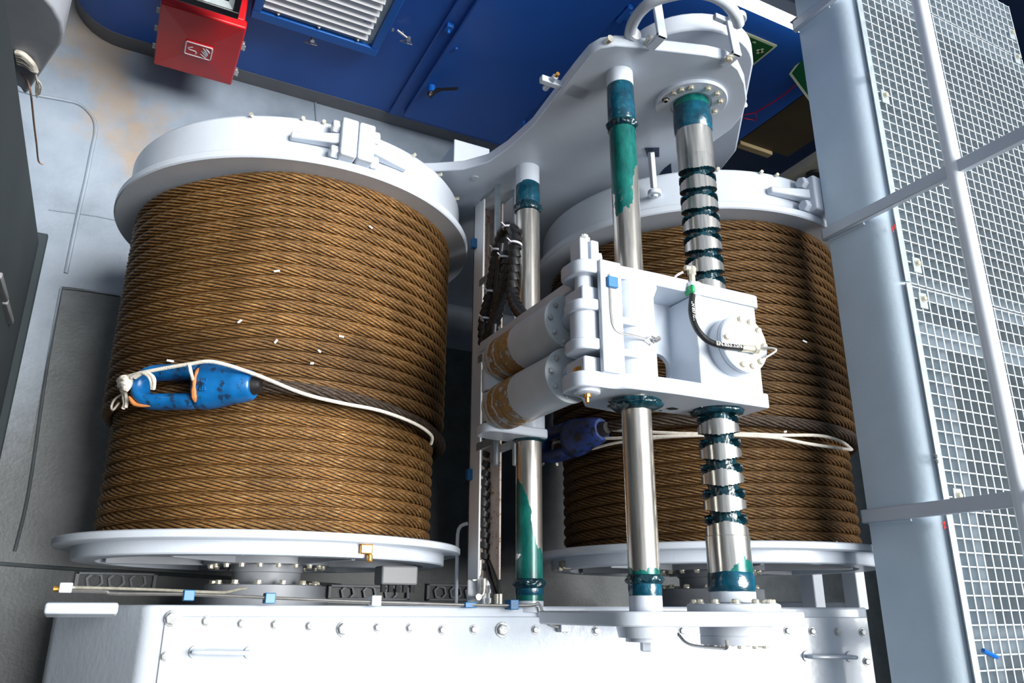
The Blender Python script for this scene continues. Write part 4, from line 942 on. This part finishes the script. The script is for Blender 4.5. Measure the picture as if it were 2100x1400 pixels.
for (y0, y1, r) in ((1.20, 1.34, .085), (1.34, 1.37, .078), (1.02, 1.19, .078)):
    build('heel_bearing', MB().cyl(V((1.94, y0, -3.99)), V((1.94, y1, -3.99)), r, 32, ch=.005), M_white, sc_)
build('heel_lug', MB().prism(xz(rounded([(1.85, -4.14), (1.85, -3.92), (2.28, -3.95), (2.28, -4.2)], [.1, .1, .05, .05]), .955), V((0, .055, 0))), M_white, sc_, .01)
build('rod_sleeve', MB().cyl(P(AX, .985), P(AX, 1.53), .098, 40), M_white, sc_)
# split clamp on the upper left corner
p = V((1.93, 1.655, -2.98)); 
build('split_clamp', MB().box(p + V((-.055, -.075, -.05)), p + V((-.008, .075, .05))).box(p + V((.008, -.075, -.05)), p + V((.055, .075, .05))).box(p + V((-.05, -.08, -.06)), p + V((.05, -.05, .03))), M_white, sc_, .008)
build('clamp_bolt', MB().cyl(p + EY * .05, p + EY * .115, .022, 10).cyl(p + EY * .07, p + EY * .10, .03, 6), M_bolt, sc_)
build('clamp_nut', MB().lathe(p + V((.055, .0, .01)), EX, [(0, .03), (.025, .03)], 6), M_white, sc_)
# hose block and hose on the nut cap
hb = onY(1419, 590, 1.56); hz = -2.84; hb = onZ(1421, 592, hz)
build('hose_block', MB().box(hb - V((.028, .035, .03)), hb + V((.04, .035, .03))), M_slat, sc_, .012)
build('block_cover', MB().box(hb - V((.034, .036, .032)), hb + V((-.01, .010, .034))), M_greenplastic, sc_, .01)
q = MB().cyl(hb, hb + EY * .09, .016, 12).cyl(hb + EY * .075, hb + EY * .12, .022, 6).cyl(hb + EY * .11 - EX * .04, hb + EY * .11 + EX * .02, .014, 8)
build('elbow_fitting', q, M_zinc, sc_)
q = thing('grease_hose', 'black rubber grease hose curving from the green block to the round cap', 'hose', hb)
hpts = [onZ(x, y, z) for x, y, z in ((1420, 605, -2.83), (1418, 640, -2.81), (1428, 672, -2.78), (1450, 697, -2.76), (1478, 708, -2.735), (1520, 713, -2.725))]
build('hose', MB().tube(smooth_path(hpts, 8), .0155, 12), M_black, q)
d_ = (hpts[-1] - hpts[-2]).normalized(); w_ = EZ.cross(d_).normalized(); nz_ = d_.cross(w_)
build('hose_print', text_mb('EN 853 1SN', .030, hpts[-1] - d_ * .085 + EZ * .017 + w_ * .002, d_, w_, .0008), M_hosemark, q)
d2 = (hpts[2] - hpts[0]).normalized(); w2 = EZ.cross(d2).normalized()
build('hose_print', text_mb('EN 853 1SN', .024, hpts[1] + EZ * .0165 + d2 * .0, d2, w2, .0008), M_hosemark, q)
build('crimp_ferrule', MB().cyl(hpts[-1], hpts[-1] + d_ * .075, .0185, 14).cyl(hpts[-1] + d_ * .075, hpts[-1] + d_ * .10, .024, 6), M_zinc, q)
wire = [hpts[-1] + d_ * .10] + [onZ(x, y, z) for x, y, z in ((1560, 713, -2.715), (1586, 714, -2.71), (1590, 720, -2.71), (1570, 733, -2.72))]
build('steel_line', MB().tube(smooth_path(wire, 4), .0065, 8), M_steel, q)
# thin white cable over the front plate
cb = [onZ(x, y, -2.835) for x, y in ((1249, 562), (1251, 600), (1253, 640), (1258, 668), (1272, 682), (1300, 688), (1326, 696))]
q = MB().tube(smooth_path(cb, 5), .0055, 8); e = cb[-1]; q.tube([e, e + V((.035, -.02, .0)), e + V((.05, .015, 0)), e + V((.02, .02, .01))], .006, 6, closed=True)
q.tube([e + V((.045, .0, 0)), e + V((.075, .02, 0))], .013, 6)
tag(build('safety_lanyard', q, M_steel), 'thin white lanyard with a clip draped over the white carriage', 'lanyard')
p = onZ(1252, 580, -2.835); build('lanyard_bracket', MB().box(p - V((.022, .025, .016)), p + V((.035, .03, .016))), M_clampblue, sc_, .004)
q = MB().tube(smooth_path([onZ(1380, 578, -2.89), onZ(1386, 566, -2.87), onZ(1400, 558, -2.86)], 4), .006, 8)
tag(build('stub_cable', q, M_rag), 'short white stub cable sticking up behind the green hose block', 'cable')

# ------------------------------------------------------------------ cable tray with hoses beside the left guide rod
ct = thing('cable_tray', 'upright galvanised cable tray with rungs beside the left guide rod', 'cable tray', V((2.16, .1, -4.74)))
KT = 1.2
tx0, tx1, tzb, tzt = 1.752 * KT, 1.885 * KT, -3.935 * KT, -3.80 * KT
build('channel', MB().box((tx0, .17, tzb), (tx1, 2.46 * KT, tzb + .012)), M_rust, ct)
build('side_rail', MB().box((tx0, .17, tzb), (tx0 + .014, 2.47 * KT, tzt)), M_slat, ct, .003)
build('side_rail', MB().box((tx1 - .014, .17, tzb), (tx1, 2.47 * KT, tzt)), M_rust, ct, .003)
for y in (2.36 * KT, 1.80 * KT, 1.33 * KT, .83 * KT): build('rung', MB().box((tx0 - .004, y - .024, tzt - .05), (tx0 + .018, y + .028, -3.62 * KT)), M_galv, ct, .004)
for y in (2.36 * KT, 1.80 * KT, 1.33 * KT, .83 * KT): build('rung', MB().box((tx1 - .01, y - .026, tzt - .05), (tx1 + .01, y + .026, -3.64 * KT)), M_galv, ct, .004)
for (x, y0, y1, X) in ((1, .70 * KT, 2.44 * KT, 1.765 * KT), (2, .71 * KT, 2.43 * KT, 1.885 * KT)): build('guard_rod', MB().cyl(V((X, y0, -3.635 * KT)), V((X, y1, -3.635 * KT)), .022, 14, ch=.008), M_galv, ct)
build('foot_bracket', MB().box((tx0 + .0, .0, tzb + .0), (tx1, .19, tzb + .015)), M_frame, ct, .006)
for y in (.62, .45, 1.1, 1.95): q = MB().cyl(V((tx0 + .09, y, tzb + .013)), V((tx0 + .09, y, tzb + .016)), .025, 16); build('slot_hole', q, M_navy, ct)
again(build('side_clip', MB().box((tx0 - .035, .66 * KT, tzb + .02), (tx0, .72 * KT, tzb + .06)), M_clampblue, ct, .004), (0, 1.67, 0), ct)
tag(build('tray_pipe', MB().tube(smooth_path([V((2.04, .03, -4.74)), V((2.04, .30, -4.74)), V((2.045, .48, -4.74)), V((2.10, .52, -4.72))], 4), .012, 8), M_frame), 'thin grey pipe running up the left side of the cable tray', 'pipe')
def hose(pts, r, label, wrap=True, step=.055, name='hydraulic_hose', w_from=0, w_to=1, bw=1.05):
    t = thing(name, label, 'hose', pts[0]); pa = smooth_path(pts, 10)
    build('hose_core', MB().tube(pa, r * .82 if wrap else r, 12), M_black, t)
    if wrap:
        L = sum((pa[i + 1] - pa[i]).length for i in range(len(pa) - 1)); q = MB(); acc = 0; nxt = L * w_from; tot = 0
        for i in range(len(pa) - 1):
            seg = (pa[i + 1] - pa[i]).length
            while nxt <= tot + seg and nxt < L * w_to:
                p = pa[i].lerp(pa[i + 1], (nxt - tot) / seg); d = (pa[i + 1] - pa[i]).normalized(); d = (d + V((.28, 0, .1))).normalized()
                q.lathe(p - d * step * bw / 2, d, [(0, r * .8), (0, r * (.90 + .1 * (bw < .8))), (step * bw * .2, r * (1 + .15 * (bw < .8))), (step * bw, r * (1.07 + .1 * (bw < .8))), (step * bw, r * .8)], 18, closed=True); nxt += step
            tot += seg
        build('spiral_wrap', q, M_black, t)['kind'] = 'stuff'
    return t
h1 = hose([onX(993, 1162, KT * 1.86), onX(992, 1100, KT * 1.85), onX(990, 1040, KT * 1.84), onX(993, 980, KT * 1.85), onX(992, 930, KT * 1.85), onX(990, 860, KT * 1.85), onX(988, 780, KT * 1.85), onX(990, 700, KT * 1.85)], KT * .033, 'thick black spiral wrapped hose lying in the lower cable tray', True, .066, bw=.62)
h2_ = hose([onX(992, 700, 2.05), onX(992, 660, 2.05), onX(1003, 610, 2.05), onX(1012, 560, 2.05), onX(1020, 510, 2.05), onX(1030, 478, 2.05), onX(1043, 466, 2.05), onX(1054, 478, 2.05), onX(1056, 510, 2.05), onX(1052, 560, 2.05), onX(1050, 600, 2.05), onX(1060, 632, 2.05), onX(1075, 650, 2.05)], 0.036, 'black hose looping up over the tray rods beside the left guide rod', True, .05)
h3 = hose([onX(1003, 690, 2.05), onX(1016, 650, 2.05), onX(1028, 610, 2.05), onX(1037, 570, 2.05), onX(1040, 540, 2.05), onX(1036, 526, 2.05)], 0.040, 'short black spiral wrapped hose standing between the tray rods', True, .05)
h4 = hose([onX(1012, 690, 2.05), onX(1016, 640, 2.05), onX(1020, 580, 2.05), onX(1024, 540, 2.05), onX(1028, 500, 2.05)], 0.026, 'slim black hose tied to the cable tray rods', False)
q = MB()
for (x, y, X) in ((1036, 530, 1.95), (1020, 515, 1.92), (1044, 468, 1.96), (1056, 500, 2.0), (1008, 600, 1.89), (998, 655, 1.86)):
    p = onX(x, y, 2.04); q.lathe(p - V((.0, .008, 0)), V((.15, 1, .1)), [(0, .036), (0, .045), (.012, .045), (.012, .036)], 16, closed=True); q.tube([p + V((-.04, 0, .02)), p + V((-.075, .008, .04))], .005, 5)
tag(build('cable_ties', q, M_rag), 'white cable ties on the black hoses of the cable tray', 'cable ties', kind='stuff')
# hose tails and fittings at the bottom of the tray
for i, (pts, lb) in enumerate(((((996, 1150), (1003, 1180), (1012, 1205), (1019, 1228)), 'black hose tail bending right below the spiral wrap'), (((1003, 1150), (1013, 1175), (1021, 1200), (1025, 1228)), 'outermost black hose tail below the spiral wrap'), (((991, 1150), (995, 1178), (996, 1200)), 'black hose tail ending in a steel elbow'))):
    t = hose([onX(x, y, KT * (1.86 + .012 * i)) for x, y in pts], .014, lb, False); e = onX(*pts[-1], KT * (1.86 + .012 * i))
    build('end_fitting', MB().cyl(e + EY * .03, e - EY * .03, .017, 12).cyl(e - EY * .03, e - EY * .055, .021, 6), M_zinc, t)
q = MB()
for (x, y) in ((984, 1160), (992, 1198)):
    p = onX(x, y, KT * 1.82); q.cyl(p + EY * .035, p - EY * .02, .017, 12); q.tube(smooth_path([p - EY * .02, p - EY * .05, p + V((-.015, -.07, 0)), p + V((-.045, -.075, 0))], 4), .011, 10); q.lathe(p + V((-.04, -.075, -.01)), EZ, [(0, .02), (.025, .02)], 6)
tag(build('elbow_fittings', q, M_zinc), 'pair of steel elbow fittings at the foot of the cable tray', 'fitting')
tag(build('valve_fitting', MB().cyl(onX(1001, 1200, KT * 1.85), onX(1001, 1242, KT * 1.85), .012, 10).cyl(onX(1001, 1208, KT * 1.85), onX(1001, 1216, KT * 1.85), .018, 6).cyl(onX(1001, 1226, KT * 1.85), onX(1001, 1236, KT * 1.85), .02, 6), M_slat), 'small white fitting standing at the foot of the cable tray', 'fitting')
tag(build('tray_clamp', MB().box(onG(945, 1234, 4.4), onG(978, 1246, 4.36)).box(onG(962, 1234, 4.38) - V((.0, .0, .02)), onG(976, 1242, 4.36)), M_clampblue, bevel=.004), 'blue twin clamp at the foot of the cable tray', 'clamp')

# ------------------------------------------------------------------ walkway: edge beam, grating, rail
XB = 3.90; ZG = -2.70
wb_ = thing('walkway_beam', 'broad pale steel edge beam of the walkway on the right', 'beam', V((XB, 1.8, -3.13)))
bp = [(XB, -3.125)] + [(XB + .12 - .12 * math.cos(math.radians(a)), -2.865 + .165 * math.sin(math.radians(a))) for a in range(0, 91, 10)] + [(4.02, -2.702), (4.02, -3.125)]
build('beam_shell', MB().prism(xz(bp, -1.6), V((0, 6.2, 0))), M_beam, wb_, sharp=40)
for i, (ys, lb) in enumerate(((3.92, 'rail stanchion at the far end of the pale beam'), (2.268, 'middle rail stanchion crossing the pale beam'), (.478, 'near rail stanchion welded low across the pale beam'))):
    q = MB().prism([V((XB - .032, ys - .012, -3.150)), V((XB - .045, ys - .012, -3.13)), V((XB - .045, ys - .012, -1.55)), V((XB - .0, ys - .012, -1.55)), V((XB - .0, ys - .012, -3.150))], V((0, .075, 0)))
    s_ = build('stanchion', q, M_white, wb_, .006)
build('weld_seam', MB().tube([V((XB - .002, ys - .016, z)) for ys, z in ((2.268, -3.12), (2.268, -3.0), (2.268, -2.85))], .010, 6).tube([V((XB - .002, 3.905, z)) for z in (-3.12, -3.0, -2.85)], .010, 6).tube([V((XB - .002, .462, z)) for z in (-3.12, -3.0, -2.85)], .010, 6), M_beam, wb_)
hr = thing('handrail', 'round white handrail pipe running along the walkway edge', 'handrail', V((XB - .02, 1.8, -2.25)))
M_rail = paint('white_rail_paint', (.76, .80, .85), .35, var=.04)
build('mid_rail', MB().cyl(V((XB - .022, 2.30, -2.235)), V((XB - .022, 4.7, -2.235)), .042, 20).cyl(V((XB - .022, .50, -2.235)), V((XB - .022, 2.30, -2.235)), .042, 20).cyl(V((XB - .022, -1.6, -2.235)), V((XB - .022, .50, -2.235)), .042, 20), M_rail, hr)
build('top_rail', MB().cyl(V((XB - .022, -1.6, -1.53)), V((XB - .022, 4.7, -1.53)), .042, 20), M_white, hr)
PX = .0715; gx0, gx1 = 4.016, 5.90; gd = .042
def panel(y0, y1, label):
    t = thing('walkway_grating', label, 'grating', V(((gx0 + gx1) / 2, (y0 + y1) / 2, ZG - gd)))
    build('edge_plate', MB().box((3.966, y0 + .006, ZG + .001), (gx0, y1 - .006, ZG + .010)), M_galv, t, .002)
    f = build('bearing_bar', MB().box((gx0, y0 + .006, ZG - gd), (gx0 + .010, y1 - .006, ZG)), M_grat, t)
    n = int((gx1 - gx0) / PX)
    for k in range(1, n + 1): again(f, (k * PX, 0, 0), t)
    n = max(1, round((y1 - y0 - .02) / PX)); st = (y1 - y0 - .02) / n
    f = build('cross_bar', MB().box((gx0, y0 + .006, ZG - gd + .004), (gx0 + PX * int((gx1 - gx0) / PX), y0 + .013, ZG - .003)), M_grat, t)
    for k in range(1, n + 1): again(f, (0, k * st, 0), t)
    return t
g1 = panel(-.95, 1.815, 'nearest grating panel of the walkway, at the bottom right')
g2 = panel(1.815, 4.10, 'middle grating panel of the walkway, above the plate joint')
g3 = panel(4.10, 4.62, 'farthest grating panel of the walkway, at the top right corner')
for (x, y, lb) in ((1815, 202, 'grating clip under the upper PP mark'), (1880, 547, 'grating clip just above the panel joint'), (1893, 620, 'grating clip just below the panel joint'), (1965, 1024, 'grating clip beside the lower PP mark'), (2075, 72, 'upper grating clip at the far right corner'), (2086, 122, 'lower grating clip at the far right corner')):
    p = onZ(x, y, ZG + .002); t = thing('grating_clip', lb, 'clip', p)
    build('saddle', MB().box(p - V((.035, .04, .006)), p + V((.035, .06, .006))), M_galv, t, .004); build('screw', MB().bolt(p + V((0, .02, .006)), EZ, .016, .018), M_zinc, t)
pp_m = MB()
for (x, y) in ((1780, 156), (1918, 940)):
    p = onZ(x, y, ZG + .0105); text_mb('PP', .055, p, EY * -1, EX, .0005, pp_m)
build('ink_mark', pp_m, M_ink, g2)
rm = MB()
for (x, y) in ((1832, 468), (1936, 1077)):
    p = onZ(x, y, ZG + .011)
    for k in range(4): rm.tube([p + V((random.uniform(-.015, .015), random.uniform(-.03, .03), 0)), p + V((random.uniform(-.015, .015), random.uniform(-.03, .03), 0))], .003, 5)
build('red_mark', rm, M_sign_red, g2)
a, b = onZ(2016, 1333, ZG + .01), onZ(2044, 1347, ZG + .01)
tag(build('blue_stick', MB().tube([a, b], .012, 6), M_blue2), 'small blue plastic stick lying on the near grating', 'stick')
# carrying beams under the grating
ub = thing('grating_bearers', 'grey steel bearers carrying the walkway grating from below', 'bearer', V((5, 1.5, -3.0)))
for y in (-.16, 1.52, 1.80, 4.05):
    build('cross_bearer', MB().box((4.026, y - .07, -2.86), (5.95, y + .07, ZG - gd - .006)), M_frame, ub, .006)
build('long_bearer', MB().box((4.13, -1.0, -2.90), (4.21, 1.45, ZG - gd - .008)), M_frame, ub, .006)
build('outer_bearer', MB().box((5.86, -1.6, -3.1), (5.95, 4.12, ZG - gd - .006)), M_frame, ub, .006)

# small things lying about
p = onY(955, 334, 3.75); z_ = p.z
bx_ = thing('deck_box', 'small pale box on the deck behind the left drum and the curved end plate', 'box', V((p.x, 3.8, ZF)))
build('box_body', MB().box((p.x - .10, 3.68, ZF), (p.x + .22, 3.95, z_ - .02)), M_beam, bx_, .01)
build('box_lid', MB().box((p.x - .115, 3.665, z_ - .02), (p.x + .235, 3.965, z_)), M_white, bx_, .008)
q = MB()
for (x, y, C, R_) in ((760, 466, CL, 1.07), (568, 556, CL, 1.07), (492, 659, CL, 1.07), (700, 690, CL, 1.07), (566, 700, CL, 1.07), (655, 720, CL, 1.075), (1610, 885, CR, 1.075), (1650, 700, CR, 1.075), (1560, 820, CR, 1.075), (1330, 960, CR, 1.01), (1715, 1112, CR, 1.01), (640, 745, CL, 1.08), (350, 740, CL, 1.07)):
    p = onC(x, y, C, R_); a = random.uniform(0, PI); u = V((math.cos(a), math.sin(a) * .6, 0)); n_ = V((p.x - C.x, 0, p.z - C.z)).normalized(); w = n_.cross(u).normalized()
    q.obox(p + n_ * .002, u * random.uniform(.010, .020), w * .005, n_ * .002)
tag(build('paint_flecks', q, M_slat), 'pale paint flecks scattered over the wire rope', 'flecks', kind='stuff')
